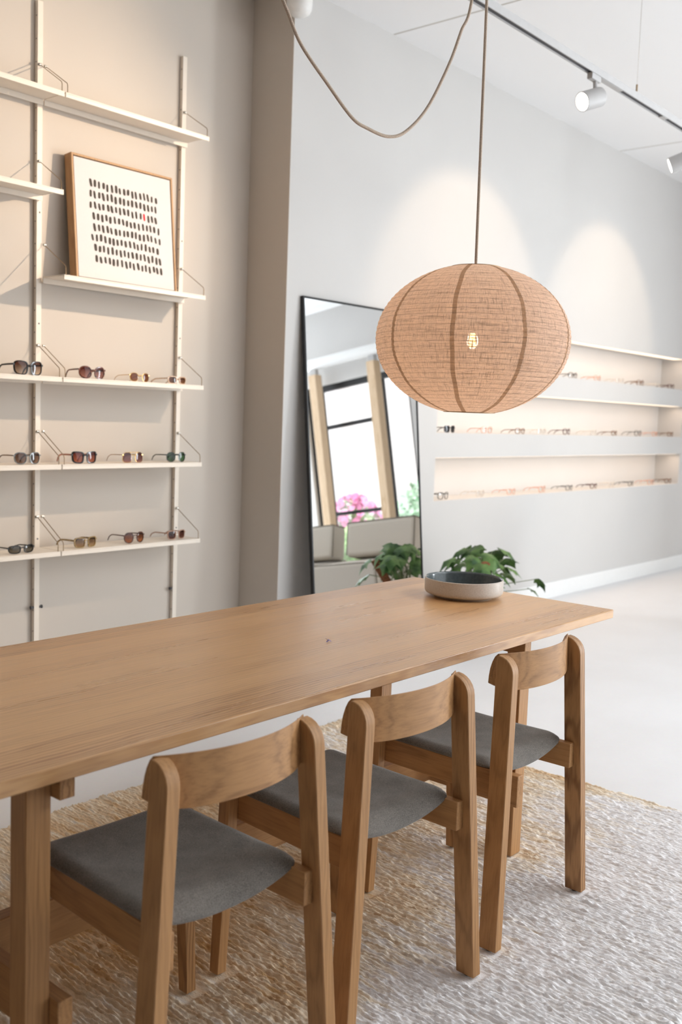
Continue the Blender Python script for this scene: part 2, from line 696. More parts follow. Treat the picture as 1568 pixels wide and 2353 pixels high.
# ------------------------------------------------------------------ the setting
CEIL = 3.57
YL = 4.03      # shelf wall
YR = 3.728     # niche wall
XR = 3.88      # where the wall steps forward
XE = 9.62      # window wall
XW = -2.3      # wall on the near side
YB = -3.2      # unseen back side, left partly open for sky light

o = MB()
o.box((XW - .2, YB - 3.0, -0.12), (XE + .02, YL + .2, 0.0))
structure(o.obj('floor', M['floor']))
o = MB()
o.box((XW - .2, YB - .4, CEIL), (XE + .2, YL + .2, CEIL + .15))
structure(o.obj('ceiling', M['ceil']))
o = MB()
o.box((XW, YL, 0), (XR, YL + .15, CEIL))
structure(o.obj('wall_left', M['wallshaded']))
o = MB()
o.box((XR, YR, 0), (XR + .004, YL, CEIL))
structure(o.obj('wall_return', M['wallshaded']))  # thin slab over the step, carries the shaded wall tone

NX0, NX1, NYB = 5.322, 9.39, 3.968
NICHES = [(0.83, 1.113), (1.276, 1.562), (1.722, 2.006)]
o = MB()
o.box((XR + .004, YR, 0), (NX0, YL + .15, CEIL))
o.box((NX1, YR, 0), (XE, YL + .15, CEIL))
o.box((NX0, NYB, 0), (NX1, YL + .15, CEIL))
zz = [0.0] + [z for n in NICHES for z in n] + [CEIL]
for k in range(0, len(zz), 2):
    o.box((NX0, YR, zz[k]), (NX1, NYB, zz[k + 1]))
structure(o.obj('wall_right', M['wall']))
o = MB()
o.box((XR + .0, YR - .012, 0), (XE, YR, 0.127))
structure(o.obj('baseboard_right', M['trim'], bevel=0.002))
o = MB()
o.box((XW, YL - .012, 0), (XR, YL, 0.127))
structure(o.obj('baseboard_left', M['trim'], bevel=0.002))
o = MB()
o.box((XW - .2, YB, 0), (XW, YL, CEIL))
M['taupe'] = plain('taupe_wall_paint', s2l((112, 96, 80)), 0.9, noise=0.02, nscale=2.0)  # dark tone on unseen walls, chosen to cut bounced light
structure(o.obj('wall_near', M['taupe']))
o = MB()
o.box((XW - .2, YB - .15, 0), (3.4, YB, CEIL))
structure(o.obj('wall_back_blocker', M['taupe']))  # unseen wall added to keep daylight off the left side

# end wall with the tall shop window
WY0, WY1, WZ = -1.42, 0.26, 2.63
W2 = (-2.95, -1.75)
o = MB()
o.box((XE, WY1, 0), (XE + .2, YL + .15, CEIL))
o.box((XE, W2[1], 0), (XE + .2, WY0, CEIL))
o.box((XE, YB - 3, 0), (XE + .2, W2[0], CEIL))
o.box((XE, WY0, WZ), (XE + .2, WY1, CEIL))
o.box((XE, W2[0], WZ), (XE + .2, W2[1], CEIL))
structure(o.obj('wall_end', M['wall']))


def window(name, y0, y1, bars):
    fr = MB()
    x0, x1 = XE + .05, XE + .12
    t = .055
    fr.box((x0, y0, 0), (x1, y0 + t, WZ))
    fr.box((x0, y1 - t, 0), (x1, y1, WZ))
    fr.box((x0, y0 + t, WZ - .075), (x1, y1 - t, WZ))
    fr.box((x0, y0 + t, 0), (x1, y1 - t, .09))
    for (a, b_, z, h) in bars:
        fr.box((x0 + .015, a, z - h / 2), (x1 - .015, b_, z + h / 2))
    for a in (-1.2, -.2):
        if y0 < a < y1:
            fr.box((x0 + .01, a - .03, .09), (x1 - .01, a + .03, WZ - .075))
    w = structure(fr.obj(name, M['black'], bevel=0.003))
    g = MB()
    g.box((XE + .08, y0 + t, .09), (XE + .088, y1 - t, WZ - .075))
    g.obj('pane', M['glass'], w)
    return w


window('window_1', WY0, WY1, [(-1.2, -.2, 2.09, .05), (-1.2, -.2, .97, .045)])
window('window_2', W2[0], W2[1], [(W2[0], W2[1], 1.04, .045)])

# pale timber posts and the white curtain beam before the window (seen in the mirror)
for i, (yy, lab) in enumerate(((-1.045, 'pale timber post by the window under a grey bracket, farther from the niche wall'), (-0.095, 'pale timber post by the window, nearer the niche wall'))):
    p = thing('timber_post', lab, 'post', (9.43, yy, 0))
    q = MB()
    q.box((-.06, -.06, 0), (.06, .06, 2.74))
    q.obj('shaft', M['timber'], p, bevel=0.006)
    q = MB()
    q.box((-.03, -.045, 2.74), (.03, .045, 2.812))
    q.obj('bracket', M['whitemetal'], p, bevel=0.003)
q = MB()
pts = [(9.43, -3.0, 2.878), (9.43, 3.70, 2.878)]
q.tube(pts, 0.068, 24)
structure(q.obj('trim_1', M['trim'], smooth=50))

# ------------------------------------------------------------------ outside the window
o = MB()
o.box((XE + .02, -14, -0.14), (30, 14, -0.04))
structure(o.obj('ground', plain('paved_ground', s2l((190, 186, 178)), 0.9, noise=0.08, nscale=2.0)))
o = MB()
o.box((17.0, -13, -.04), (17.4, 9, 6.5))
structure(o.obj('backdrop_facade', plain('pale_render_facade', s2l((226, 222, 222)), 0.9, noise=0.10, nscale=1.1)))


def shrub(name, label, cx, cy, h, w, cols, n=900, flower=None, group=None):
    rnd = random.Random(hash((cx, cy)) % 1000)
    root = thing(name, label, 'shrub', (cx, cy, -.04), group=group)
    q = MB()
    for k in range(5):
        a = k * 1.3
        q.tube([(0, 0, 0), (w * .15 * math.cos(a), w * .15 * math.sin(a), h * .4), (w * .3 * math.cos(a), w * .3 * math.sin(a), h * .75)], .012, 6, rr=[.018, .012, .006])
    q.obj('stem', plain('bark', s2l((110, 90, 70)), 0.9), root, smooth=60)
    q = MB()
    for k in range(n):
        u, v = rnd.random() * 2 * PI, math.acos(2 * rnd.random() - 1)
        rr = rnd.random() ** .4
        p = Vector((w / 2 * rr * math.sin(v) * math.cos(u), w / 2 * rr * math.sin(v) * math.sin(u), h * .55 + h * .45 * rr * math.cos(v)))
        E_ = Euler((rnd.random() * 6, rnd.random() * 6, rnd.random() * 6)).to_matrix()
        s = .05 + .05 * rnd.random()
        q.add([p + E_ @ Vector(c) * s for c in ((-1, 0, 0), (0, -.5, .1), (1, 0, 0), (0, .5, .1))], [(0, 1, 2, 3)], 0)
    q.obj('foliage', plain('leaf', cols, 0.6, noise=0.3, nscale=9), root)
    if flower:
        q = MB()
        for k in range(420):
            u, v = rnd.random() * 2 * PI, math.acos(2 * rnd.random() - 1)
            p = Vector((w / 2 * 1.02 * math.sin(v) * math.cos(u), w / 2 * 1.02 * math.sin(v) * math.sin(u), h * .56 + h * .46 * math.cos(v)))
            E_ = Euler((rnd.random() * 6, rnd.random() * 6, rnd.random() * 6)).to_matrix()
            s = .07
            q.add([p + E_ @ Vector((math.cos(j * PI / 3), math.sin(j * PI / 3), 0)) * s for j in range(6)], [tuple(range(6))], 0)
        q.obj('blossom', plain('pink_blossom', flower, 0.6, noise=0.2), root)
    return root


shrub('flowering_shrub', 'shrub covered in bright pink blossom outside the window', 13.6, -4.12, 1.38, .95, s2l((190, 220, 170)), 500, s2l((248, 160, 205)))  # leaf and blossom colours of all shrubs paled, overexposure put into colour
shrub('garden_shrub', 'low light green shrub outside the window below the pink blossom', 12.1, -3.35, .88, 1.4, s2l((190, 228, 150)), 800)
shrub('garden_shrub', 'dark green bushy shrub outside the narrow window pane', 13.2, -2.2, 1.5, 1.1, s2l((185, 215, 190)), 900)

# ------------------------------------------------------------------ wall shelving
TH = 0.022
ROWS_R = [2.690, 1.917, 1.469, 1.081, 0.690]
ROWS_L = [2.690, 2.277, 1.469, 1.081, 0.690]
XA, XB, XC = 2.5665, 3.392, 1.741


def upright(x, label):
    t = thing('shelf_upright', label, 'shelf upright', (x, YL, 0))
    q = MB()
    q.box((-.0135, -.022, .10), (.0135, -.001, 3.125))
    q.obj('rail', M['shelf'], t, bevel=0.0015)
    q = MB()
    for k in range(30):
        z = .22 + k * .098
        q.tube([(-.0139, -.012, z), (-.0132, -.012, z)], .0032, 8)
        if k % 5 == 0:
            q.tube([(0.002, -.0225, z + .04), (0.002, -.0215, z + .04)], .0040, 8)
    q.obj('peg_hole', M['slot'], t)['kind'] = 'stuff'
    return t


upright(XA, 'cream metal shelf upright between the two bays of the wall shelving')
upright(XB, 'cream metal shelf upright at the picture end of the wall shelving, nearest the wall corner')
upright(XC, 'cream metal shelf upright at the outer end of the wall shelving')

# loose pegs left in the uprights below the last shelves
for x, lab in ((2.553, 'dark peg on the outer side of the middle shelf upright, below the lowest shelf'), (2.5815, 'dark peg on the inner side of the middle shelf upright, below the lowest shelf'), (3.377, 'dark peg on the end shelf upright, below the lowest shelf')):
    q = MB()
    s = -1 if x < XA or (x > 3 and x < XB) else 1
    q.tube([(x + s * .0, YL - .017, .43), (x + s * .012, YL - .017, .43)], .0055, 10)
    q.tube([(x + s * .012, YL - .017, .43), (x + s * .016, YL - .017, .43)], .0085, 12)
    tag(q.obj('shelf_peg', M['slot'], smooth=40), lab, 'peg')


def shelf(x0, x1, z, label, grp):
    t = thing('wall_shelf', label, 'shelf', (x0, YL, z), group=grp)
    w = x1 - x0
    q = MB()
    q.box((0, -.200, TH - .006), (w, -.032, TH))
    q.box((0, -.200, 0), (w, -.1955, TH - .006))
    q.box((0, -.037, -.008), (w, -.032, TH - .006))
    q.obj('board', M['shelf'], t, bevel=0.0012)
    for s, xx in ((0, .011), (1, w - .011)):
        q = MB()
        zk = .163
        q.tube([(xx, -.028, zk), (xx, -.192, TH + .040), (xx, -.1965, TH + .030), (xx, -.1965, .010)], .0018, 8)
        b = q.obj('bracket', M['wire'], t, smooth=60)
        q = MB()
        q.tube([(xx - .006, -.028, zk), (xx + .006, -.028, zk)], .0058, 12)
        q.obj('knob', M['wire2'], b, smooth=40)
    return t


namesL = ['topmost', 'short second', 'third', 'fourth', 'lowest']
LABR = ['empty top cream shelf above the framed picture', 'cream shelf carrying the framed stroke picture', 'cream shelf right below the picture shelf, with four pairs of sunglasses in view', 'cream shelf with the thick black square sunglasses and the green round sunglasses', 'lowest cream shelf of the picture bay, with the khaki sunglasses']
LABL = ['empty top cream shelf of the outer bay, cut by the photo edge', 'empty cream shelf ending in front of the picture frame', 'cream shelf under the large black butterfly sunglasses', 'cream shelf under the blue-grey sunglasses', 'lowest cream shelf of the outer bay, under the slim black sunglasses']
for z, lab in zip(ROWS_R, LABR):
    shelf(2.5795, 3.405, z, lab, 'wall shelves')
for z, lab in zip(ROWS_L, LABL):
    shelf(1.748, 2.5735, z, lab, 'wall shelves')

# ------------------------------------------------------------------ framed picture
a = math.radians(5.54)
pic = thing('framed_picture', 'oak framed white picture of small dark brush strokes and one red stroke', 'picture', (2.703, 3.915, 1.9405), (-a, 0, 0))
PW, PH, PD = .587, .570, .052
q = MB()
ft = .010
q.box((0, 0, 0), (ft, PD, PH))
q.box((PW - ft, 0, 0), (PW, PD, PH))
q.box((ft, 0, 0), (PW - ft, PD, ft))
q.box((ft, 0, PH - ft), (PW - ft, PD, PH))
q.obj('frame', M['frameoak'], pic, bevel=0.001)
q = MB()
g_ = ft + .004
q.box((g_, .003, g_), (PW - g_, .030, PH - g_))
q.obj('canvas', plain('white_canvas', s2l((212, 208, 206)), 0.85, noise=0.01, nscale=200, spec=0.2), pic, bevel=0.0008)
q = MB()
q.box((ft, .031, ft), (PW - ft, .036, PH - ft))
q.obj('backing_board', M['slot'], pic)
q = MB()
rnd = random.Random(5)
inkm = plain('black_ink', s2l((62, 54, 46)), 0.8, noise=0.5, nscale=160)
redm = plain('red_ink', s2l((190, 16, 36)), 0.7)
for r_ in range(8):
    x_ = .100 + (.012 if r_ in (3, 4, 6) else 0) + (.018 if r_ == 7 else 0) + rnd.uniform(-.003, .003)
    zc = PH - .120 - r_ * .0492
    for c_ in range(17):
        cx = x_ + c_ * .0236 + rnd.uniform(-.002, .002)
        cz = zc + rnd.uniform(-.004, .004) - .0006 * c_
        hh, hw = rnd.uniform(.0145, .0188), rnd.uniform(.0058, .0076)
        red = (r_ == 2 and c_ == 13)
        if red:
            hh, hw = .0175, .0062
        til = rnd.uniform(-.06, .16)
        vs = []
        for k in range(14):
            aa = 2 * PI * k / 14
            ex = math.copysign(abs(math.cos(aa)) ** .7, math.cos(aa)) * hw
            ez = math.copysign(abs(math.sin(aa)) ** .6, math.sin(aa)) * hh
            vs.append((cx + ex - til * ez, .0022, cz + ez))
        q.add(vs, [tuple(range(14))], 1 if red else 0)
        if not red and rnd.random() < .75:
            pass
st = q.obj('brush_stroke_pattern', [inkm, redm], pic)

# ------------------------------------------------------------------ spectacles
GOLD = ((196, 160, 104), None, 0.22, 1.0)


def outline(wa, hb, n, taper, tilt, sgn, k=28):
    pts = []
    for i in range(k):
        t = 2 * PI * i / k
        c, s = math.cos(t), math.sin(t)
        x = math.copysign(abs(c) ** (2 / n), c) * wa
        z = math.copysign(abs(s) ** (2 / n), s) * hb
        x *= 1 + taper * z / hb
        z += tilt * (x / wa) * hb
        pts.append((sgn * x, z))
    return pts


def glasses(label, loc, rz, wa=.025, hb=.021, n=2.6, taper=.06, tilt=0.0, rim=.0035, thick=.004, gap=.019, frame=None, temple=None, top=None, bot=None, brow=False, name='sunglasses', cat='sunglasses', group='sunglasses on the wall shelves', tw=.0035, th_=.0055):
    wa, gap = wa - .0015, gap + rim + .003
    root = thing(name, label, cat, loc, (0, 0, rz), group)
    cx = gap / 2 + wa
    zc = hb + rim + .001
    fm = acetate(*frame)
    tm = acetate(*(temple or frame))
    q = MB()
    k = 28
    for sgn in (1, -1):
        inn = outline(wa, hb, n, taper, tilt, sgn)
        out = outline(wa + rim, hb + rim, n, taper, tilt, sgn)
        vs = []
        curve = lambda x: .010 * (abs(x) / .065) ** 2      # wrap of the front
        for (x, z) in inn:
            X = sgn * cx + x
            vs.append((X, curve(X), zc + z))
        for (x, z) in out:
            X = sgn * cx + x
            vs.append((X, curve(X), zc + z))
        for (x, z) in inn:
            X = sgn * cx + x
            vs.append((X, curve(X) + thick, zc + z))
        for (x, z) in out:
            X = sgn * cx + x
            vs.append((X, curve(X) + thick, zc + z))
        fs = []
        for i in range(k):
            j = (i + 1) % k
            fs += [(i, j, k + j, k + i), (2 * k + i, 3 * k + i, 3 * k + j, 2 * k + j), (k + i, k + j, 3 * k + j, 3 * k + i), (i, 2 * k + i, 2 * k + j, j)]
        q.add(vs, fs)
    zb = zc + hb * .38
    g2 = gap / 2 + .002
    q.tube([(-g2, .002, zb - .002), (-g2 * .5, .0005, zb + .0015), (0, 0, zb + .0025), (g2 * .5, .0005, zb + .0015), (g2, .002, zb - .002)], max(.0016, rim * .62), 8)
    if brow:
        q.tube([(-cx * .8, .002, zc + hb + rim * .4), (0, 0, zc + hb * 1.02), (cx * .8, .002, zc + hb + rim * .4)], .0012, 8)
    xo = cx + (wa + rim) * (1 + taper * .45) - .001
    ye = .010 * (xo / .065) ** 2
    zt = zc + hb * .5 + tilt * hb * .7
    for s in (1, -1):
        q.box((s * xo - .004, ye - .001, zt - th_ / 2), (s * xo + .004, ye + .008, zt + th_ / 2))
    q.obj('frame', fm, root, smooth=50)
    for sgn in (1, -1):
        inn = outline(wa + .0005, hb + .0005, n, taper, tilt, sgn)
        vs = []
        for sc_ in (1.0, .6):
            for (x, z) in inn:
                X = sgn * cx + x * sc_
                vs.append((X, .010 * (abs(X) / .065) ** 2 + thick * .45 - (.0012 if sc_ < 1 else 0), zc + z * sc_))
        X = sgn * cx
        vs.append((X, .010 * (abs(X) / .065) ** 2 + thick * .45 - .0018, zc))
        fs = []
        for i in range(k):
            j = (i + 1) % k
            fs += [(i, j, k + j, k + i), (k + i, k + j, 2 * k)]
        ql = MB()
        ql.add(vs, fs)
        ql.obj('lens', lens_mat(top, bot), root, smooth=60)
    for s in (1, -1):
        qt = MB()
        path = [(xo, ye + .006, zt), (xo - .001, ye + .05, zt - .001), (xo - .004, ye + .092, zt - .003), (xo - .006, ye + .108, zt - .008), (xo - .008, ye + .122, zt * .55), (xo - .010, ye + .134, .0035)]
        path = [(s * x, y, z) for x, y, z in path]
        # flat bar: two side-by-side tubes squashed by using height radii
        vs = []
        for i, p in enumerate(path):
            hw = tw / 2
            hh = th_ / 2 * (1 if i < 2 else .9 if i < 5 else .7)
            dy, dz = (1, 0)
            if i > 0:
                a_ = Vector(path[min(i + 1, len(path) - 1)]) - Vector(path[i - 1])
                a_.normalize()
                dy, dz = a_.y, a_.z
            ny, nz = -dz, dy
            for (u, w_) in ((-1, -1), (1, -1), (1, 1), (-1, 1)):
                vs.append((p[0] + u * hw, p[1] + w_ * ny * hh, p[2] + w_ * nz * hh))
        fs = []
        for i in range(len(path) - 1):
            for e in range(4):
                f_ = (e + 1) % 4
                fs.append((i * 4 + e, i * 4 + f_, i * 4 + 4 + f_, i * 4 + 4 + e))
        fs += [(3, 2, 1, 0), tuple((len(path) - 1) * 4 + e for e in range(4))]
        qt.add(vs, fs)
        qt.obj('temple', tm, root, bevel=0.0007, smooth=60)
    return root


BLK = ((22, 20, 20), None)
BRN_T, BRN_B = s2l((96, 62, 50)), s2l((190, 160, 136))
YG = 3.868
g3, g4, g5 = 1.469 + TH, 1.081 + TH, .690 + TH
glasses('large black butterfly sunglasses with brown gradient lenses on the third shelf', (2.435, YG, g3), .05, .029, .026, 3.0, .07, .06, .0045, .005, .016, BLK, None, BRN_T, s2l((196, 178, 160)), th_=.008)
glasses('round tortoiseshell sunglasses with burgundy lenses beside the double wire bracket', (2.765, YG, g3), -.05, .027, .024, 2.2, .02, .05, .005, .005, .016, ((52, 26, 24), (120, 70, 50)), None, s2l((92, 46, 44)), s2l((190, 140, 132)), th_=.007)
glasses('small gold wire sunglasses with amber brown lenses on the shelf under the picture', (3.035, YG, g3), .02, .023, .020, 2.4, .05, 0, .0014, .002, .022, GOLD, None, s2l((120, 66, 26)), s2l((150, 92, 44)), th_=.003, tw=.002)
glasses('clear champagne sunglasses with small brown lenses in front of the end upright', (3.27, YG, g3), .08, .024, .015, 3.2, .08, 0, .004, .004, .017, ((196, 160, 130), (222, 196, 168)), None, s2l((96, 58, 36)), s2l((140, 96, 66)))
glasses('blue-grey framed sunglasses with brown lenses at the photo edge on the fourth shelf', (2.432, YG, g4), .06, .027, .023, 2.4, .10, .03, .0035, .004, .016, ((88, 96, 100), (120, 124, 122)), ((110, 84, 60), None), s2l((100, 76, 66)), s2l((150, 124, 108)))
glasses('thick black square sunglasses with red brown gradient lenses', (2.728, YG, g4), .0, .025, .022, 3.6, .10, .07, .0055, .006, .018, BLK, ((190, 130, 110), None), s2l((110, 44, 32)), s2l((206, 130, 104)), th_=.008)
glasses('thin metal aviator sunglasses with plum gradient lenses next to the green pair', (3.003, YG, g4), .04, .026, .024, 2.8, -.10, .0, .0013, .002, .018, GOLD, ((120, 80, 44), (180, 130, 70)), s2l((84, 44, 54)), s2l((176, 130, 130)), brow=True, th_=.0035, tw=.0025)
glasses('dark green round sunglasses with green lenses on the fourth shelf', (3.272, YG, g4), -.02, .022, .021, 2.1, .02, 0, .004, .004, .020, ((26, 32, 22), (44, 52, 34)), None, s2l((56, 92, 62)), s2l((92, 134, 92)))
glasses('slim black rectangular sunglasses lying on the lowest shelf', (2.405, YG, g5), .10, .027, .014, 3.0, .06, .05, .004, .004, .016, BLK, None, s2l((70, 68, 60)), s2l((120, 116, 104)))
glasses('khaki gold square sunglasses in front of the double wire bracket of the lowest shelf', (2.740, YG, g5), .12, .026, .020, 3.6, .06, .05, .004, .005, .017, ((132, 108, 62), (168, 140, 88)), None, s2l((104, 76, 50)), s2l((186, 158, 122)), th_=.008)
glasses('round tortoiseshell sunglasses with amber gradient lenses on the lowest shelf', (3.02, YG, g5), .06, .024, .023, 2.1, .02, 0, .0035, .004, .020, ((62, 32, 20), (96, 52, 30)), None, s2l((104, 50, 22)), s2l((196, 124, 76)))
glasses('nude pink rectangular sunglasses with dark brown lenses at the end of the lowest shelf', (3.285, YG, g5), .10, .024, .019, 3.4, .07, .03, .0035, .004, .019, ((166, 126, 104), (186, 146, 122)), None, s2l((80, 44, 38)), s2l((110, 66, 56)))

CLR_T, CLR_B = (0.93, 0.93, 0.93), (0.95, 0.95, 0.95)
NG = 'display spectacles in the wall niches'
PINK = ((226, 170, 150), (236, 196, 176))
CRY = ((222, 214, 204), (236, 230, 222))
TORT = ((84, 52, 34), (150, 104, 66))
GREY = ((96, 94, 92), (130, 128, 124))
PLUM = ((78, 44, 50), (110, 70, 66))
niche_rows = [
    (NICHES[2][0], 'top', [(7.24, BLK, 'black'), (7.67, PINK, 'pink'), (8.10, CRY, 'crystal clear'), (8.51, TORT, 'tortoiseshell'), (8.90, CRY, 'clear'), (9.20, PLUM, 'plum')]),
    (NICHES[1][0], 'middle', [(5.55, BLK, 'black dark-lensed'), (6.01, PINK, 'rose'), (6.47, TORT, 'brown'), (6.79, CRY, 'pale crystal'), (7.19, PLUM, 'dark plum'), (7.66, CRY, 'clear'), (8.05, TORT, 'tortoiseshell'), (8.53, GREY, 'slate grey'), (8.90, PINK, 'pink'), (9.26, TORT, 'brown tortoiseshell')]),
    (NICHES[0][0], 'lowest', [(5.51, GREY, 'grey'), (5.97, CRY, 'clear'), (6.39, PINK, 'rose'), (6.85, PINK, 'pale pink'), (7.29, GREY, 'slate grey'), (7.72, PLUM, 'plum'), (8.06, CRY, 'crystal'), (8.45, GREY, 'thin grey'), (8.88, PINK, 'blush'), (9.28, TORT, 'dark brown')]),
]
ORD = ['first', 'second', 'third', 'fourth', 'fifth', 'sixth', 'seventh', 'eighth', 'ninth', 'tenth']
rnd = random.Random(3)
for zf, rowname, items in niche_rows:
    for i, (x, fc, cn) in enumerate(items):
        back = ORD[len(items) - 1 - i]
        if rowname == 'top':
            lab = '%s spectacles in the top niche, %s from its lit end wall' % (cn, back)
        else:
            lab = '%s spectacles in the %s niche, %s from the mirror end' % (cn, rowname, ORD[i])
        dark = (rowname == 'middle' and i == 0)
        glasses(lab, (x, 3.775, zf), rnd.uniform(-.12, .12), .024, .019 + rnd.uniform(-.002, .002), rnd.uniform(2.2, 3.4), .05, .02, .0038, .004, .018, fc, None, s2l((40, 40, 44)) if dark else CLR_T, s2l((60, 60, 64)) if dark else CLR_B, name='spectacles', cat='glasses', group=NG)

# LED strips tucked under the niche tops
for k, ((z0, z1), nm) in enumerate(zip(NICHES, ('lowest', 'middle', 'top'))):
    q = MB()
    q.box((NX0 + .02, YR + .015, z1 - .0025), (NX1 - .05, YR + .105, z1 - .0003))
    tag(q.obj('led_strip', M['led']), 'warm light strip under the ceiling of the %s wall niche' % nm, 'light strip')

# ------------------------------------------------------------------ white fixture high on the wall corner
t = thing('wall_speaker', 'white rounded device fixed high on the corner of the stepped wall', 'wall fixture', (3.832, 3.650, 3.375))
q = MB()
prof = [(0.0, 0.0), (.020, .001), (.040, .006), (.055, .018), (.063, .036), (.066, .06), (.066, .195)]
q.lathe(prof, 40)
q.obj('housing', M['whiteplastic'], t, smooth=50)
q = MB()
q.box((.03, -.02, .02), (.047, .02, .12))
q.obj('mount', M['slot'], t, bevel=0.002)

# ------------------------------------------------------------------ mirror
al = math.atan2(.093, 1.0)
mir = thing('standing_mirror', 'tall black framed mirror leaning against the wall beyond the table', 'mirror', (3.990, 3.521, 0.004), (-al, 0, 0))
MW, MH = 1.016, 2.005
q = MB()
f_ = .011
for lo, hi in (((0, 0, 0), (f_, .022, MH)), ((MW - f_, 0, 0), (MW, .022, MH)), ((f_, 0, 0), (MW - f_, .022, f_)), ((f_, 0, MH - f_), (MW - f_, .022, MH))):
    q.box(lo, hi)
q.obj('frame', M['black'], mir, bevel=0.001)
q = MB()
q.box((f_, .004, f_), (MW - f_, .010, MH - f_))
q.obj('mirror_glass', M['mirror'], mir)

# ------------------------------------------------------------------ rug
RX0, RX1, RY0, RY1 = 0.43, 3.43, 0.775, 2.795


RZ = 0.012      # what the legs press down to
FEET = [(x_, y_, .045) for x_ in (.97, 2.684) for y_ in (1.53, 2.065)]
CHAIRS = [(1.252, 1.232, -2.0), (1.775, 1.222, -2.6), (2.371, 1.232, -.6)]
for (cx_, cy_, ca_) in CHAIRS:
    for (fx, fy) in ((-.230, .026), (.230, .026), (-.212, .451), (.212, .451)):
        ca, sa = math.cos(math.radians(ca_)), math.sin(math.radians(ca_))
        FEET.append((cx_ + fx * ca - fy * sa, cy_ + fx * sa + fy * ca, .042))


def make_rug():
    nx, ny = 960, 400
    xs = np.linspace(0, RX1 - RX0, nx)
    ys = np.linspace(0, RY1 - RY0, ny)
    Xg, Yg = np.meshgrid(xs, ys, indexing='ij')
    pitch = .0125
    wob = np.zeros((nx, ny))

    def vn(cx, cy, seed):
        g = np.random.default_rng(seed)
        gx, gy = int((RX1 - RX0) / cx) + 3, int((RY1 - RY0) / cy) + 3
        lat = g.random((gx, gy))
        u, v = Xg / cx, Yg / cy
        i, j = u.astype(int), v.astype(int)
        fu, fv = u - i, v - j
        fu = fu * fu * (3 - 2 * fu)
        fv = fv * fv * (3 - 2 * fv)
        return (lat[i, j] * (1 - fu) + lat[i + 1, j] * fu) * (1 - fv) + (lat[i, j + 1] * (1 - fu) + lat[i + 1, j + 1] * fu) * fv
    wob = (vn(.09, .14, 1) - .5) * .010 + (vn(.03, .05, 2) - .5) * .004
    ph = (Xg + wob) / pitch
    row = np.floor(ph)
    fr = ph - row
    g = np.random.default_rng(9)
    rnd_row = g.random(int(row.max()) + 4)
    off = rnd_row[(row.astype(int) + 1)]
    amp = .6 + .8 * vn(.0125, .05, 3)
    h = np.sin(np.clip(fr, 0, 1) * PI) ** .7 * .0066 * amp
    tw = np.sin((Yg / .019 + off * 6.28 + fr * 2.2) * 2 * PI) * .0014
    h = h + tw * np.sin(fr * PI) + (vn(.0075, .016, 4) - .5) * .0062 + (vn(.018, .05, 14) - .5) * .004 + (vn(.0055, .0105, 15) - .5) * .0042 + (vn(.2, .25, 5) - .5) * .004
    z = .0085 + h
    for (fx, fy, fr_) in FEET:
        dd = np.maximum(np.abs(Xg + RX0 - fx), np.abs(Yg + RY0 - fy))
        z = np.minimum(z, RZ - .0025 + np.clip((dd - fr_ + .008) / .022, 0, 1) * .02)
    ex = np.minimum(xs, xs[-1] - xs) / .012
    ey = np.minimum(ys, ys[-1] - ys) / .012
    e = np.clip(np.minimum(ex[:, None], ey[None, :]), 0, 1)
    z = .001 + (z - .001) * np.sqrt(e)
    jx = (vn(.01, .03, 6) - .5) * .014 * (1 - np.clip(e * .5, 0, 1))
    V = np.stack([RX0 + Xg + jx * 0.9, RY0 + Yg + jx, z], -1).reshape(-1, 3)
    idx = np.arange(nx * ny).reshape(nx, ny)
    F = np.stack([idx[:-1, :-1], idx[1:, :-1], idx[1:, 1:], idx[:-1, 1:]], -1).reshape(-1, 4)
    me = bpy.data.meshes.new('rug')
    me.vertices.add(len(V))
    me.vertices.foreach_set('co', V.astype(np.float32).ravel())
    me.loops.add(F.size)
    me.loops.foreach_set('vertex_index', F.astype(np.int32).ravel())
    me.polygons.add(len(F))
    me.polygons.foreach_set('loop_start', np.arange(0, F.size, 4, dtype=np.int32))
    me.polygons.foreach_set('loop_total', np.full(len(F), 4, dtype=np.int32))
    me.update(calc_edges=True)
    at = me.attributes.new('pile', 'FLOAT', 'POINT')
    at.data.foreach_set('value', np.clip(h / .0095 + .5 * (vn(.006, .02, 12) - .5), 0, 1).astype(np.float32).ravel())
    for p in me.polygons:
        p.use_smooth = True
    return link('rug', me, M['rug'])


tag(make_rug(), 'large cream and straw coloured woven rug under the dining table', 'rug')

# ------------------------------------------------------------------ dining table
tb = thing('dining_table', 'long solid oak trestle dining table standing on the cream rug', 'table', (0, 0, 0))
TX0, TX1, TY0, TY1, TT = 0.45, 3.178, 1.455, 2.302, .740
q = MB()
q.box((TX0, TY0, TT - .029), (TX1, TY1, TT))
q.obj('tabletop', M['top'], tb, bevel=0.0025)
for (lx, bx) in (((.945, .996), (.996, 1.028)), ((2.656, 2.712), (2.626, 2.656))):
    for (y0, y1) in ((1.505, 1.556), (2.040, 2.090)):
        q = MB()
        q.box((lx[0], y0, RZ), (lx[1], y1, TT - .029))
        q.obj('leg', M['oakZ'], tb, bevel=0.002)
    q = MB()
    q.box((bx[0], 1.478, .666), (bx[1], 2.117, TT - .029))
    q.obj('top_rail', M['oakY'], tb, bevel=0.002)
    q = MB()
    q.box((bx[0], 1.478, .186), (bx[1], 2.117, .285))
    q.obj('lower_rail', M['oakY'], tb, bevel=0.002)
q = MB()
q.box((.90, 1.785, .200), (2.755, 1.822, .305))
q.obj('stretcher', M['oakX'], tb, bevel=0.002)


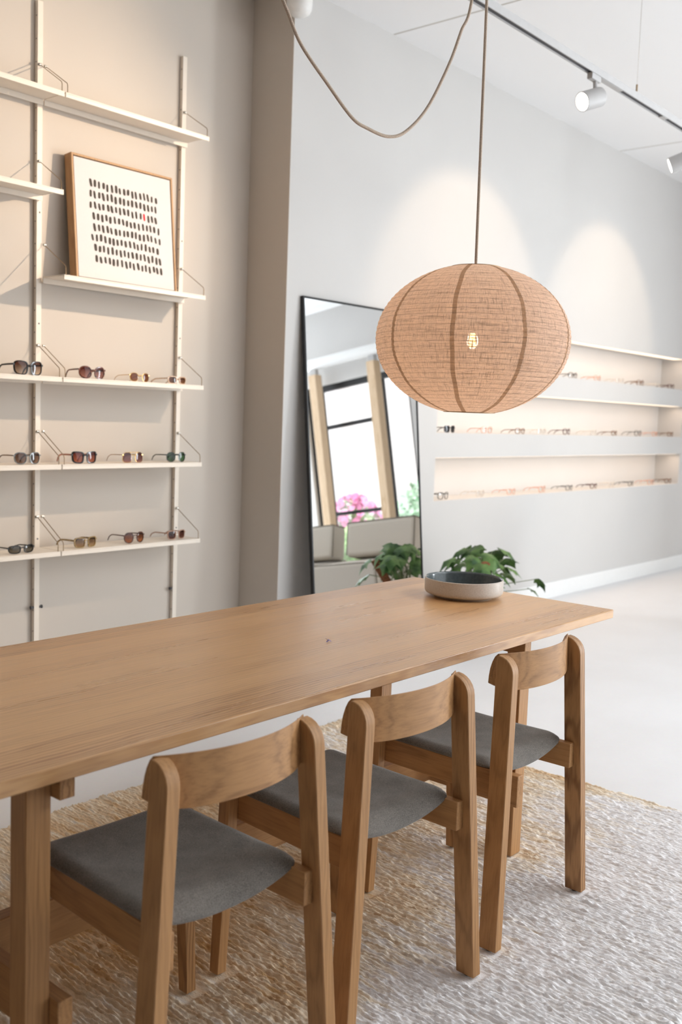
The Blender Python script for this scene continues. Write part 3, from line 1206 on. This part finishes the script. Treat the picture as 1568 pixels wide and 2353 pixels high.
# ------------------------------------------------------------------ dining chairs
def make_chair(label):
    t = thing('dining_chair', label, 'chair', group='oak dining chairs')
    B, LEANX, LEANY, H = .245, .054, .022, .757
    PT, PDp = .030, .052

    for s in (-1, 1):
        # rear leg: a plank that rises to a rounded head, leaning in and forward
        prof = []          # (y, z) profile in the plank's own side view
        z0 = .0
        yb = lambda z: LEANY * z / .75
        prof += [(yb(0), z0), (PDp + yb(0), z0)]
        prof += [(PDp + yb(.742), .742), (PDp - .004 + yb(.75), .7545)]
        for k in range(1, 7):
            a_ = k / 6 * PI / 2
            prof.append((.046 * (1 - math.sin(a_)) + yb(.75) - .0 * a_, .707 + .047 * math.cos(a_)))
        q = MB()
        n = len(prof)
        vs = []
        for (y, z) in prof:
            xo = s * (B - LEANX * z / .757)
            xi = xo - s * PT
            vs.append((xo, y, z))
        for (y, z) in prof:
            xo = s * (B - LEANX * z / .757)
            vs.append((xo - s * PT, y, z))
        fs = [tuple(range(n)), tuple(range(2 * n - 1, n - 1, -1))]
        for i in range(n):
            j = (i + 1) % n
            fs.append((i, n + i, n + j, j))
        q.add(vs, fs)
        lg = q.obj('rear_leg', M['oakZ'], t, bevel=0.0022)
        q = MB()
        q.tube([(s * (B - .015), .026, -.004), (s * (B - .015), .026, .002)], .010, 14)
        q.obj('glide', M['black'], lg, smooth=40)
        # front leg
        q = MB()
        zt = .4475
        BF = .227
        xo, xt = s * BF, s * (BF - .022)
        xi, xti = xo - s * .028, xt - s * .031
        y0, y1 = .436, .466
        bot = [(min(xo, xi), y0, 0), (max(xo, xi), y0, 0), (max(xo, xi), y1, 0), (min(xo, xi), y1, 0)]
        top = [(min(xt, xti), y0 - .004, zt), (max(xt, xti), y0 - .004, zt), (max(xt, xti), y1 + .004, zt), (min(xt, xti), y1 + .004, zt)]
        q.hexa(bot, top)
        lg = q.obj('front_leg', M['oakZ'], t, bevel=0.0022)
        q = MB()
        q.tube([(s * (BF - .014), .451, -.004), (s * (BF - .014), .451, .002)], .008, 14)
        q.obj('glide', M['black'], lg, smooth=40)
        # side rail
        xr1 = s * .182
        xr0 = s * .158
        q = MB()
        ra, rb = s * .186, s * .1755
        rect = lambda z: sorted([(ra, .034), (ra - s * .024, .034)]) + sorted([(rb, .472), (rb - s * .024, .472)], reverse=True)
        q.hexa([(x, y, .377) for x, y in rect(0)], [(x, y, .4475) for x, y in rect(1)])
        q.obj('side_rail', M['oakY'], t, bevel=0.002)
    # cross rail under the seat front and rear
    q = MB()
    q.box((-.150, .438, .392), (.150, .460, .440))
    q.obj('front_rail', M['oakX'], t, bevel=0.002)
    # plywood shell, dipping between the rails, with the upholstered pad over it
    nx, ny = 20, 16

    def seat_z(u, v):
        # u -1..1 across, v 0..1 rear to front
        dip = .020 * (1 - u * u)
        fr = .012 * max(0, (v - .75) / .25) ** 2
        return .4505 - dip - fr * .4

    def shell(name, w, y0, y1, base, top, mat, bev, edge_thin):
        q = MB()
        vs, fs = [], []
        for layer in (0, 1):
            for i in range(nx + 1):
                for j in range(ny + 1):
                    u = -1 + 2 * i / nx
                    v = j / ny
                    # softly rounded plan corners
                    x = u * w
                    y = y0 + (y1 - y0) * v
                    k = min(1.0, (1 - abs(u)) * w / .02)
                    kv = min(1.0, min(v, 1 - v) * (y1 - y0) / .028)
                    if layer == 0:
                        z = base(u, v)
                    else:
                        z = base(u, v) + top(u, v) * (edge_thin + (1 - edge_thin) * math.sqrt(max(0, 1 - (1 - k) ** 2)) * math.sqrt(max(0, 1 - (1 - kv) ** 2)))
                    r = .03
                    ax, ay = w - abs(x), min(y - y0, y1 - y)
                    if ax < r and ay < r:
                        dx, dy = r - ax, r - ay
                        d = max(dx, dy)
                        hyp = math.hypot(dx, dy)
                        if hyp > 1e-6:
                            f = d / hyp
                            x = math.copysign(w - r + dx * f, x)
                            y = (y0 + r - dy * f) if y - y0 < r else (y1 - r + dy * f)
                    vs.append((x, y, z))
        n1 = (nx + 1) * (ny + 1)
        for i in range(nx):
            for j in range(ny):
                a_ = i * (ny + 1) + j
                b_ = a_ + ny + 1
                fs.append((a_, a_ + 1, b_ + 1, b_))
                fs.append((n1 + a_, n1 + b_, n1 + b_ + 1, n1 + a_ + 1))
        rim = [(i, 0) for i in range(nx)] + [(nx, j) for j in range(ny)] + [(i, ny) for i in range(nx, 0, -1)] + [(0, j) for j in range(ny, 0, -1)]
        for k in range(len(rim)):
            a_ = rim[k][0] * (ny + 1) + rim[k][1]
            b_ = rim[(k + 1) % len(rim)][0] * (ny + 1) + rim[(k + 1) % len(rim)][1]
            fs.append((a_, b_, n1 + b_, n1 + a_))
        q.add(vs, fs)
        return q.obj(name, mat, t, smooth=70, subsurf=1)
    shell('seat_shell', .176, .084, .462, lambda u, v: .4485 - .034 * (1 - u * u) ** .8, lambda u, v: .010, M['oakX'], 0, 1.0)
    shell('seat_cushion', .1875, .068, .486, lambda u, v: .4495 - .034 * (1 - abs(u) ** 2.2) * (1 - .35 * v), lambda u, v: .0215 + .034 * (1 - abs(u) ** 2.2) * (1 - .35 * v) - .014 * (1 - u * u) * math.sin(PI * min(1, v * 1.05)), M['seat'], 0, .28)
    # curved back rest on the front of the posts
    q = MB()
    nu = 26
    W = .1855
    prof = [(0.0, 0.0), (.024, .002), (.0235, .025), (.021, .050), (.016, .072), (.009, .090), (.001, .1005), (-.002, .1015)]   # (y forward, z) of the end section; rear face flat
    zb = .656
    vs, fs = [], []
    for i in range(nu + 1):
        u = -1 + 2 * i / nu
        bow = -.049 * (1 - abs(u) ** 2.1)
        thin = 1 - .15 * (1 - u * u)
        for (y, z) in prof:
            zz_ = zb + z + .020 * abs(u) ** 7 * (1 - z / .1015)
            wide = W + .006 - .058 * (z / .757)
            vs.append((u * wide, PDp + LEANY * zz_ / .75 + bow + y * thin + .0005, zz_))
    m_ = len(prof)
    for i in range(nu):
        for k in range(m_):
            k2 = (k + 1) % m_
            fs.append((i * m_ + k, i * m_ + k2, (i + 1) * m_ + k2, (i + 1) * m_ + k))
    fs += [tuple(range(m_))[::-1], tuple(nu * m_ + k for k in range(m_))]
    q.add(vs, fs)
    q.obj('backrest', M['oakX'], t, bevel=0.0012)
    return t


chair = make_chair('oak dining chair with grey wool seat nearest the camera, beside the near table leg')
chair.location = (CHAIRS[0][0], CHAIRS[0][1], RZ + .004)
chair.rotation_euler = (0, 0, math.radians(CHAIRS[0][2]))
copy_tree(chair, loc=(CHAIRS[1][0], CHAIRS[1][1], RZ + .004), rotz=math.radians(CHAIRS[1][2]), label='middle oak dining chair with grey wool seat of the three along the table')
copy_tree(chair, loc=(CHAIRS[2][0], CHAIRS[2][1], RZ + .004), rotz=math.radians(CHAIRS[2][2]), label='oak dining chair with grey wool seat farthest along, near the end of the table')

# ------------------------------------------------------------------ bowl and petal on the table
bw = thing('ceramic_bowl', 'wide shallow stoneware bowl, beige outside and grey-green glaze inside, on the table', 'bowl', (2.975, 1.935, TT))
q = MB()
R_ = .139
prof = [(0, .003), (.098, .003), (.100, 0.0), (.104, 0.0), (.107, .004), (.124, .009), (.135, .0135), (R_ - .0005, .018), (R_ + .001, .026), (R_ + .001, .040), (R_ + .001, .066)]
q.lathe(prof + [(R_ - .002, .0675)], 72)
q.f = [f for f in q.f if len(f) < 10]
q.m = [0] * len(q.f)
o1 = q.obj('body', plain('beige_stoneware', s2l((206, 199, 190)), 0.38, noise=0.10, nscale=260), bw, smooth=45)
q = MB()
prof = [(R_ - .0015, .0677), (R_ - .005, .0655), (R_ - .007, .060), (R_ - .007, .026), (R_ - .014, .015), (R_ - .035, .009), (0.0005, .007)]
q.lathe(prof, 72)
q.f = [f for f in q.f if len(f) < 10]
q.m = [0] * len(q.f)
q.obj('glazed_interior', plain('grey_green_glaze', s2l((92, 101, 103)), 0.14, noise=0.12, nscale=90), bw, smooth=45)
q = MB()
for k, (dx, dy, an) in enumerate(((0, 0, .2), (.006, -.002, 1.9), (.003, .004, 2.9))):
    vs = []
    for j in range(8):
        a_ = 2 * PI * j / 8
        x, y = .0065 * math.cos(a_), .0026 * math.sin(a_)
        vs.append((dx + x * math.cos(an) - y * math.sin(an), dy + x * math.sin(an) + y * math.cos(an), .0015 + .0045 * (math.cos(a_) + 1) * (.4 + .3 * k)))
    q.add(vs, [tuple(range(8))])
tag(q.obj('flower_petal', plain('lavender_petal', s2l((112, 104, 168)), 0.7), loc=(2.057, 1.777, TT)), 'tiny fallen lavender petal lying on the table top', 'petal')

# ------------------------------------------------------------------ pendant lamp
LC = Vector((2.731, 1.789, 1.622))
lamp = thing('pendant_lamp', 'round pleated linen paper-lantern style pendant lamp glowing over the table', 'lamp', LC)
LR, LH = .3125, .2375


def lamp_r(p, rib=True):
    """p from -1 (bottom) to 1 (top) in height; superellipse outline"""
    r = LR * (max(0.0, 1 - abs(p) ** 2.05)) ** .50
    return r


NR = 38
verts, faces, uvs = [], [], []
segs = 180
levels = NR * 4
zs = []
r_open = .066
p_end = .965
for i in range(levels + 1):
    f = i / levels
    aa = (-1 + 2 * f) * math.asin(p_end)
    p = math.sin(aa)
    r = LR * math.cos(aa) ** 1.0
    # fabric hangs slightly inwards between the wire hoops
    sag = .0018 * math.sin(PI * ((f * NR) % 1.0)) * (r / LR) ** .5
    zs.append((r - sag, p * LH, r))
SEAMS = [math.radians(a_) for a_ in range(0, 360, 40)]
view_az = math.atan2(-LC.y, -LC.x)           # towards the camera
seam0 = view_az - math.radians(11.0)


def pleat(th):
    d = min(abs((th - seam0 - s_ + PI) % (2 * PI) - PI) for s_ in SEAMS)
    return d


me = bpy.data.meshes.new('lamp_shade')
for (r, z, r0) in zs:
    for k in range(segs):
        th = 2 * PI * k / segs
        d = pleat(th)
        rr_ = r * (1 - .010 * (d / math.radians(20)) ** 2)
        verts.append((rr_ * math.cos(th), rr_ * math.sin(th), z))
for i in range(levels):
    for k in range(segs):
        k2 = (k + 1) % segs
        faces.append((i * segs + k, i * segs + k2, (i + 1) * segs + k2, (i + 1) * segs + k))
me.from_pydata(verts, [], faces)
uvl = me.uv_layers.new(name='UVMap')
li = 0
for i in range(levels):
    for k in range(segs):
        for (a_, b_) in ((0, 0), (1, 0), (1, 1), (0, 1)):
            uvl.data[li].uv = ((k + a_) / segs, (i + b_) / levels)
            li += 1
shade(me, 80)
sh = link('lamp_shade', me, M['linen'], lamp)
# sewn seams: narrow double-cloth bands
for s_ in SEAMS:
    th0 = seam0 + s_
    vs, fs, uv_ = [], [], []
    for i, (r, z, r0) in enumerate(zs):
        hw = .0066
        dth = hw / max(r, .05)
        w_ = .0010 * math.sin(i * .23 + s_ * 5)
        for sg in (-1, 1):
            th = th0 + sg * dth + w_ / max(r, .05)
            vs.append(((r + .0011) * math.cos(th), (r + .0011) * math.sin(th), z))
    for i in range(len(zs) - 1):
        fs.append((2 * i, 2 * i + 1, 2 * i + 3, 2 * i + 2))
    m2 = bpy.data.meshes.new('seam')
    m2.from_pydata(vs, [], fs)
    ul = m2.uv_layers.new(name='UVMap')
    li = 0
    for i in range(len(zs) - 1):
        for (a_, b_) in ((0, 0), (1, 0), (1, 1), (0, 1)):
            ul.data[li].uv = (s_ / 6.283 + a_ * .012, (i + b_) / levels)
            li += 1
    shade(m2, 80)
    link('seam', m2, M['seam'], sh)
# wire rings at the two openings, with a small cross bar and socket
rt, zt_ = zs[-1][0], zs[-1][1]
for zz_, nm in ((zt_, 'top_ring'), (-zt_, 'bottom_ring')):
    q = MB()
    q.tube([(rt * math.cos(2 * PI * k / 40), rt * math.sin(2 * PI * k / 40), zz_) for k in range(41)], .0018, 6, cap=False)
    if zz_ > 0:
        q.tube([(-rt, 0, zz_), (rt, 0, zz_)], .0018, 6)
        q.tube([(0, -rt, zz_), (0, rt, zz_)], .0018, 6)
    q.obj(nm, M['wire'], lamp, smooth=60)
q = MB()
q.lathe([(0, .115), (.016, .115), (.019, .105), (.019, .060), (.015, .052), (0, .052)], 24)
q.obj('bulb_socket', M['whiteplastic'], lamp, smooth=40)
q = MB()
q.lathe([(0, -.030), (.012, -.028), (.021, -.018), (.024, -.004), (.022, .012), (.015, .030), (.012, .052)], 24)
bulb = q.obj('bulb', M['glass'], lamp, smooth=60)
q = MB()
for k in range(6):
    a_ = k * PI / 3
    q.tube([(.010 * math.cos(a_), .010 * math.sin(a_), -.022), (.006 * math.cos(a_ + .5), .006 * math.sin(a_ + .5), .024)], .0022, 6)
q.obj('filament', M['bulb'], bulb)
hook = Vector((2.724, 1.800, CEIL))
q = MB()
p0 = LC + Vector((0, 0, .115))
cordpts = [p0 + (hook - p0) * (k / 20) - LC for k in range(21)]
q.tube(cordpts, .0047, 10)
q.obj('cord', M['cord'], lamp, smooth=60)

# swag of the same cord, sagging between two ceiling points (one thing: the supply cord)
SW = [(2.730, 1.803, 3.565), (2.708, 1.806, 3.020), (2.672, 1.813, 2.656), (2.632, 1.820, 2.553), (2.587, 1.828, 2.444), (2.505, 1.842, 2.299), (2.422, 1.857, 2.212), (2.355, 1.869, 2.184), (2.278, 1.882, 2.190), (2.217, 1.893, 2.208), (2.127, 1.908, 2.277), (2.032, 1.925, 2.359), (1.985, 1.933, 2.430), (1.968, 1.936, 2.456), (1.905, 1.947, 2.56), (1.83, 1.960, 2.72), (1.74, 1.975, 3.0), (1.66, 1.99, 3.3), (1.608, 1.996, 3.565)]
sw = MB()


def catmull(P, n=8):
    P = [Vector(p) for p in P]
    P = [P[0] * 2 - P[1]] + P + [P[-1] * 2 - P[-2]]
    out = []
    for i in range(1, len(P) - 2):
        for k in range(n):
            t_ = k / n
            a0, a1, a2, a3 = P[i - 1], P[i], P[i + 1], P[i + 2]
            out.append(.5 * ((2 * a1) + (a2 - a0) * t_ + (2 * a0 - 5 * a1 + 4 * a2 - a3) * t_ ** 2 + (3 * a1 - a0 - 3 * a2 + a3) * t_ ** 3))
    out.append(P[-2])
    return out


pts = catmull(SW)
sw = MB()
sw.tube(pts, .0047, 10)
sc_ = sw.obj('swag_cord', M['cord'], smooth=60)
sc_.parent = lamp
sc_.location = -LC

# ------------------------------------------------------------------ lighting track with two spots
TYK, TZB = 2.25, 2.969
tr = thing('lighting_track', 'long white ceiling-hung lighting track running over the table to the window', 'lighting track', (0, TYK, TZB))
q = MB()
x0, x1 = .6, 9.3
hwid, hh, tk = .018, .034, .006
q.box((x0, -hwid, 0), (x1, -hwid + tk, hh))
q.box((x0, hwid - tk, 0), (x1, hwid, hh))
q.box((x0, -hwid + tk, hh - .008), (x1, hwid - tk, hh))
q.obj('profile', M['whitemetal'], tr, bevel=0.001)
q = MB()
q.box((x0 + .01, -hwid + tk, .006), (x1 - .01, hwid - tk, hh - .008))
q.obj('conductor_slot', M['slot'], tr)
q = MB()
for (xa, xb) in ((4.40, 4.62), (5.10, 5.16), (6.6, 6.9)):
    q.box((xa, -hwid + tk, -.0015), (xb, hwid - tk, .006))
q.obj('slot_cover', M['whitemetal'], tr)
for k, x in enumerate((1.9, 4.797, 7.7)):
    lab = ('steel suspension wire holding the far end of the lighting track', 'thin steel suspension wire with a brass gripper beside the lit spotlight', 'steel suspension wire')
    w = MB()
    w.tube([(x, 0, hh), (x, 0, hh + .045)], .0045, 10)
    gobj = w.obj('gripper', M['wire'], tr, smooth=40)
    w = MB()
    w.tube([(x, 0, hh + .045), (x - .004, 0, CEIL - TZB)], .0012, 6)
    w.obj('suspension_wire', M['wire2'], tr, smooth=60)


def spot(label, face, rear, lit=True):
    face, rear = Vector(face), Vector(rear)
    ax = (face - rear).normalized()
    Ln = (face - rear).length
    t = thing('track_spotlight', label, 'spotlight', face)
    rot = ax.to_track_quat('Z', 'Y').to_euler()
    r = .044
    q = MB()
    q.lathe([(0, -Ln), (r - .006, -Ln), (r - .001, -Ln + .004), (r, -Ln + .010), (r, -.001), (r - .0015, 0.0), (r - .004, 0.0), (r - .005, -.006)], 48)
    q.f = [f for f in q.f if len(f) < 10]
    q.m = [0] * len(q.f)
    q.obj('housing', M['whitemetal'], t, rot=rot, smooth=40)
    q = MB()
    q.lathe([(0.0001, -.004), (r - .0045, -.004)], 48)
    q.obj('lens', M['spotface'], t, rot=rot)
    mid = rear + ax * Ln * .30
    topz = TZB
    q = MB()
    bx = Vector((mid.x, TYK, 0))
    q.tube([Vector((mid.x, mid.y, mid.z + .030)) - face, Vector((mid.x, TYK, topz - .024)) - face], .010, 12)
    q.obj('stem', M['whitemetal'], t, smooth=40)
    q = MB()
    q.box((mid.x - .055 - face.x, TYK - .014 - face.y, topz - .026 - face.z), (mid.x + .035 - face.x, TYK + .014 - face.y, topz + .004 - face.z))
    q.obj('track_adapter', M['whitemetal'], t, bevel=0.003)
    return t, rot


SPF, SPR = (4.281, 2.272, 2.838), (4.387, 2.234, 2.882)
spot('white cylinder track spotlight with its glowing face turned to the shelves', SPF, SPR)
spot('white track spotlight cut by the edge of the photo, aimed at the niche wall', (5.44, 2.33, 2.80), (5.50, 2.21, 2.855))
spot('white track spotlight farther along the track, aimed at the niche wall', (7.52, 2.33, 2.80), (7.58, 2.21, 2.855))

# ------------------------------------------------------------------ plant by the mirror
PX, PY = 5.20, 3.26
pl = thing('potted_plant', 'leafy green potted plant on the floor in front of the mirror edge', 'plant', (PX, PY, 0))
q = MB()
q.lathe([(0, 0), (.10, 0), (.115, .02), (.135, .24), (.140, .25), (.132, .25), (.125, .225), (0.0, .225)], 40)
q.obj('pot', plain('terracotta', s2l((150, 110, 86)), 0.8, noise=0.1), pl, smooth=45)
leafm, nt, b = newmat('lobed_leaf_green')
tc = nt.nodes.new('ShaderNodeTexCoord')
nz = nt.nodes.new('ShaderNodeTexNoise')
setin(nz, Scale=14.0, Detail=3.0)
L(nt, tc.outputs['Object'], nz.inputs['Vector'])
rp = ramp(nt, [(0.3, s2l((46, 80, 42))), (0.72, s2l((112, 146, 78)))])
L(nt, nz.outputs['Fac'], rp.inputs['Fac'])
L(nt, rp.outputs['Color'], b.inputs['Base Color'])
b.inputs['Roughness'].default_value = 0.5
b.inputs['Specular IOR Level'].default_value = 0.3
b.inputs['Transmission Weight'].default_value = 0.0
q = MB()
stems = MB()
rnd = random.Random(21)
leaf_outline = [(0, 0), (.28, -.10), (.62, .02), (.98, .30), (.66, .34), (.74, .62), (.95, .92), (.55, .80), (.36, 1.02), (.22, 1.18), (0, 1.52), (-.22, 1.18), (-.36, 1.02), (-.55, .80), (-.95, .92), (-.74, .62), (-.66, .34), (-.98, .30), (-.62, .02), (-.28, -.10)]


def leaf(tip_pos, direction, size, droop, roll):
    d = Vector(direction).normalized()
    side = d.cross(Vector((0, 0, 1)))
    if side.length < .01:
        side = Vector((1, 0, 0))
    side.normalize()
    up = side.cross(d)
    R = Matrix.Rotation(roll, 3, d)
    side, up = R @ side, R @ up
    base = Vector(tip_pos)
    vs = [base + d * (.55 * size) + up * (.04 * size)]
    for (x, y) in leaf_outline:
        vs.append(base + side * (x * size * .62) + d * (y * size * .75) - up * (droop * size * (y * y * .25 + x * x * .22)))
    n_ = len(leaf_outline)
    q.add(vs, [(0, 1 + i, 1 + (i + 1) % n_) for i in range(n_)])


spec = []
for k in range(24):
    a_ = k * 2.399 + rnd.uniform(-.3, .3)
    rad = rnd.uniform(.06, .26)
    hz = .60 - rad * .35 + rnd.uniform(-.12, .03)
    spec.append((a_, rad, hz, rnd.uniform(.095, .135)))
spec += [(-.75, .36, .40, .085), (-.62, .33, .33, .08)]
for (a_, rad, hz, sz) in spec:
    tip = Vector((rad * math.cos(a_), rad * math.sin(a_), hz))
    tip.y = min(tip.y, .08)
    mid = Vector((tip.x * .35, tip.y * .35, .24 + (hz - .24) * .75))
    stems.tube([(0.02 * math.cos(a_), .02 * math.sin(a_), .215), mid, tip], .0028, 6, rr=[.0036, .003, .0022])
    leaf(tip, (math.cos(a_), math.sin(a_) * .7, -.45 + rnd.uniform(-.25, .15)), sz, rnd.uniform(.4, .9), rnd.uniform(-.4, .4))
stems.obj('stem', plain('green_stem', s2l((110, 120, 80)), 0.7), pl, smooth=60)
q.obj('foliage', leafm, pl)
q = MB()
q.tube([(-.03, -.03, .22), (-.10, -.08, .40), (-.14, -.115, .515)], .028, 14, rr=[.026, .028, .027])
q.obj('moss_pole', plain('brown_coir_pole', s2l((134, 84, 52)), 0.95, noise=0.35, nscale=80, bump=0.6), pl, smooth=60)


# ------------------------------------------------------------------ armchairs by the window (seen in the mirror)
def lounge(label, x, y, rz=0):
    fab = M.setdefault('linenchair', plain('greige_linen', s2l((196, 188, 176)), 0.95, noise=0.05, nscale=300, bump=0.3, spec=0.1))
    pip = M.setdefault('piping', plain('dark_piping', s2l((120, 112, 102)), 0.9))
    t = thing('lounge_chair', label, 'armchair', (x, y, 0), (0, 0, rz), 'lounge chairs by the window')

    def block(name, lo, hi, tilt=0.0, r=.03, par=None):
        Mx = Matrix.Translation((hi[0], 0, lo[2])) @ Matrix.Rotation(tilt, 4, 'Y') @ Matrix.Translation((-hi[0], 0, -lo[2]))
        b_ = MB()
        b_.box(lo, hi, M=Mx)
        ob = b_.obj(name, fab, par or t, bevel=r, seg=4)
        e = MB()
        i_ = .012
        for xx in (lo[0] + i_, hi[0] - i_):
            loop = [(xx, lo[1] + .01, hi[2] - .004), (xx, hi[1] - .01, hi[2] - .004)]
            e.tube([Mx @ Vector(p) for p in loop], .006, 6)
        for yy in (lo[1] + .006, hi[1] - .006):
            e.tube([Mx @ Vector((lo[0] + i_, yy, lo[2] + .02)), Mx @ Vector((lo[0] + i_, yy, hi[2] - .006)), Mx @ Vector((hi[0] - i_, yy, hi[2] - .006))], .006, 6)
        e.obj('piping', pip, ob, smooth=60)
        return ob
    block('seat', (-.40, -.40, .10), (.40, .40, .445))
    block('backrest', (.16, -.405, .44), (.36, .405, .775), .22, .04)
    for sx in (-.34, .34):
        for sy in (-.34, .34):
            b_ = MB()
            b_.tube([(sx, sy, 0), (sx, sy, .105)], .02, 12)
            b_.obj('leg', M['black'], t, smooth=40)
    return t


lounge('greige piped lounge chair by the window, centred in the mirror', 7.02, 1.48)
lounge('greige piped lounge chair by the window, at the outer edge of the mirror', 7.02, .50)

# ------------------------------------------------------------------ light
w = bpy.data.worlds.new('day_sky')
SC.world = w
w.use_nodes = True
nt = w.node_tree
bg = nt.nodes['Background']
tc = nt.nodes.new('ShaderNodeTexCoord')
sp = nt.nodes.new('ShaderNodeSeparateXYZ')
L(nt, tc.outputs['Generated'], sp.inputs[0])
rp = ramp(nt, [(0.0, (0.70, 0.72, 0.76)), (0.75, (0.86, 0.93, 1.0)), (0.5, (0.97, 0.98, 1.0))])
mr = nt.nodes.new('ShaderNodeMapRange')
setin(mr, From_Min=-1.0, From_Max=1.0)
L(nt, sp.outputs[2], mr.inputs['Value'])
L(nt, mr.outputs[0], rp.inputs['Fac'])
L(nt, rp.outputs['Color'], bg.inputs['Color'])
bg.inputs['Strength'].default_value = 1.36


def light(name, kind, loc, energy, col, **kw):
    d = bpy.data.lights.new(name, kind)
    d.energy = energy
    d.color = col
    tgt = kw.pop('target', None)
    for k, v in kw.items():
        setattr(d, k, v)
    ob = bpy.data.objects.new(name, d)
    COL.objects.link(ob)
    ob.location = loc
    if tgt is not None:
        ob.rotation_euler = (Vector(tgt) - Vector(loc)).to_track_quat('-Z', 'Y').to_euler()
    return ob


WARM = (1.0, 0.80, 0.60)
light('sun', 'SUN', (12, 0, 9), 5.0, (1.0, .96, .90), angle=.02, target=(14.2, -1.2, 5.5))
# daylight through the end windows
light('window_daylight', 'AREA', (XE - .02, -2.35, 1.35), 250, (.88, .94, 1.0), shape='RECTANGLE', size=1.2, size_y=2.5, target=(0, 1.5, 1.0))
# fill lamp added along the open, unseen side
light('open_side_fill', 'AREA', (6.6, YB, 1.9), 45, (.88, .94, 1.0), shape='RECTANGLE', size=6.0, size_y=3.0, target=(5.5, 4, 1.2))
light('ceiling_fill', 'AREA', (4.3, -.9, CEIL - .03), 122, (.95, .97, 1.0), shape='RECTANGLE', size=4.2, size_y=1.6, target=(3.8, -.5, 0))  # added fill lamp under the ceiling, brightens rug and table
# track spots
fdir = (Vector(SPF) - Vector(SPR)).normalized()
light('spot_beam', 'SPOT', Vector(SPF) + fdir * .02, 225, (1.0, .77, .56), spot_size=math.radians(86), spot_blend=1.0, shadow_soft_size=.02, target=(1.5, 4.0, 1.9))
for x in (5.56, 7.58):
    light('spot_beam', 'SPOT', (x, 2.36, 2.80), 27, (1.0, .76, .54), spot_size=math.radians(74), spot_blend=.35, shadow_soft_size=.03, target=(x, YR, 2.10))
# bulb inside the lantern
light('bulb_glow', 'POINT', LC + Vector((0, 0, -.0)), 2.7, (1.0, .89, .79), shadow_soft_size=.03)
# niche strips
for (z0, z1) in NICHES:
    light('niche_glow', 'AREA', ((NX0 + NX1) / 2, YR + .03, z1 - .012), 3.0, (1.0, .73, .54), shape='RECTANGLE', size=NX1 - NX0 - .1, size_y=.02, target=((NX0 + NX1) / 2, YR + .09, z0))

# ------------------------------------------------------------------ camera
cam = bpy.data.cameras.new('camera')
co = bpy.data.objects.new('camera', cam)
COL.objects.link(co)
yaw, pitch, roll = (math.radians(v) for v in (40.309, -5.579, 2.088))
fw = Vector((math.cos(pitch) * math.cos(yaw), math.cos(pitch) * math.sin(yaw), math.sin(pitch)))
rt_ = fw.cross(Vector((0, 0, 1))).normalized()
up_ = rt_.cross(fw)
r2 = rt_ * math.cos(roll) + up_ * math.sin(roll)
u2 = up_ * math.cos(roll) - rt_ * math.sin(roll)
Mc = Matrix((r2, u2, -fw)).transposed().to_4x4()
Mc.translation = (0, 0, 1.37)
co.matrix_world = Mc
cam.sensor_fit = 'VERTICAL'
cam.sensor_height = 36.0
cam.lens = 35.0
cam.clip_start = .05
cam.clip_end = 200
cam.dof.use_dof = True
cam.dof.focus_distance = 2.75
cam.dof.aperture_fstop = 3.6
SC.camera = co
SC.view_settings.view_transform = 'Standard'
SC.view_settings.look = 'None'
SC.view_settings.exposure = 0.17
try:
    SC.cycles.use_denoising = True
    SC.cycles.max_bounces = 8
    SC.cycles.transparent_max_bounces = 16
    SC.cycles.sample_clamp_indirect = 6.0
except Exception:
    pass
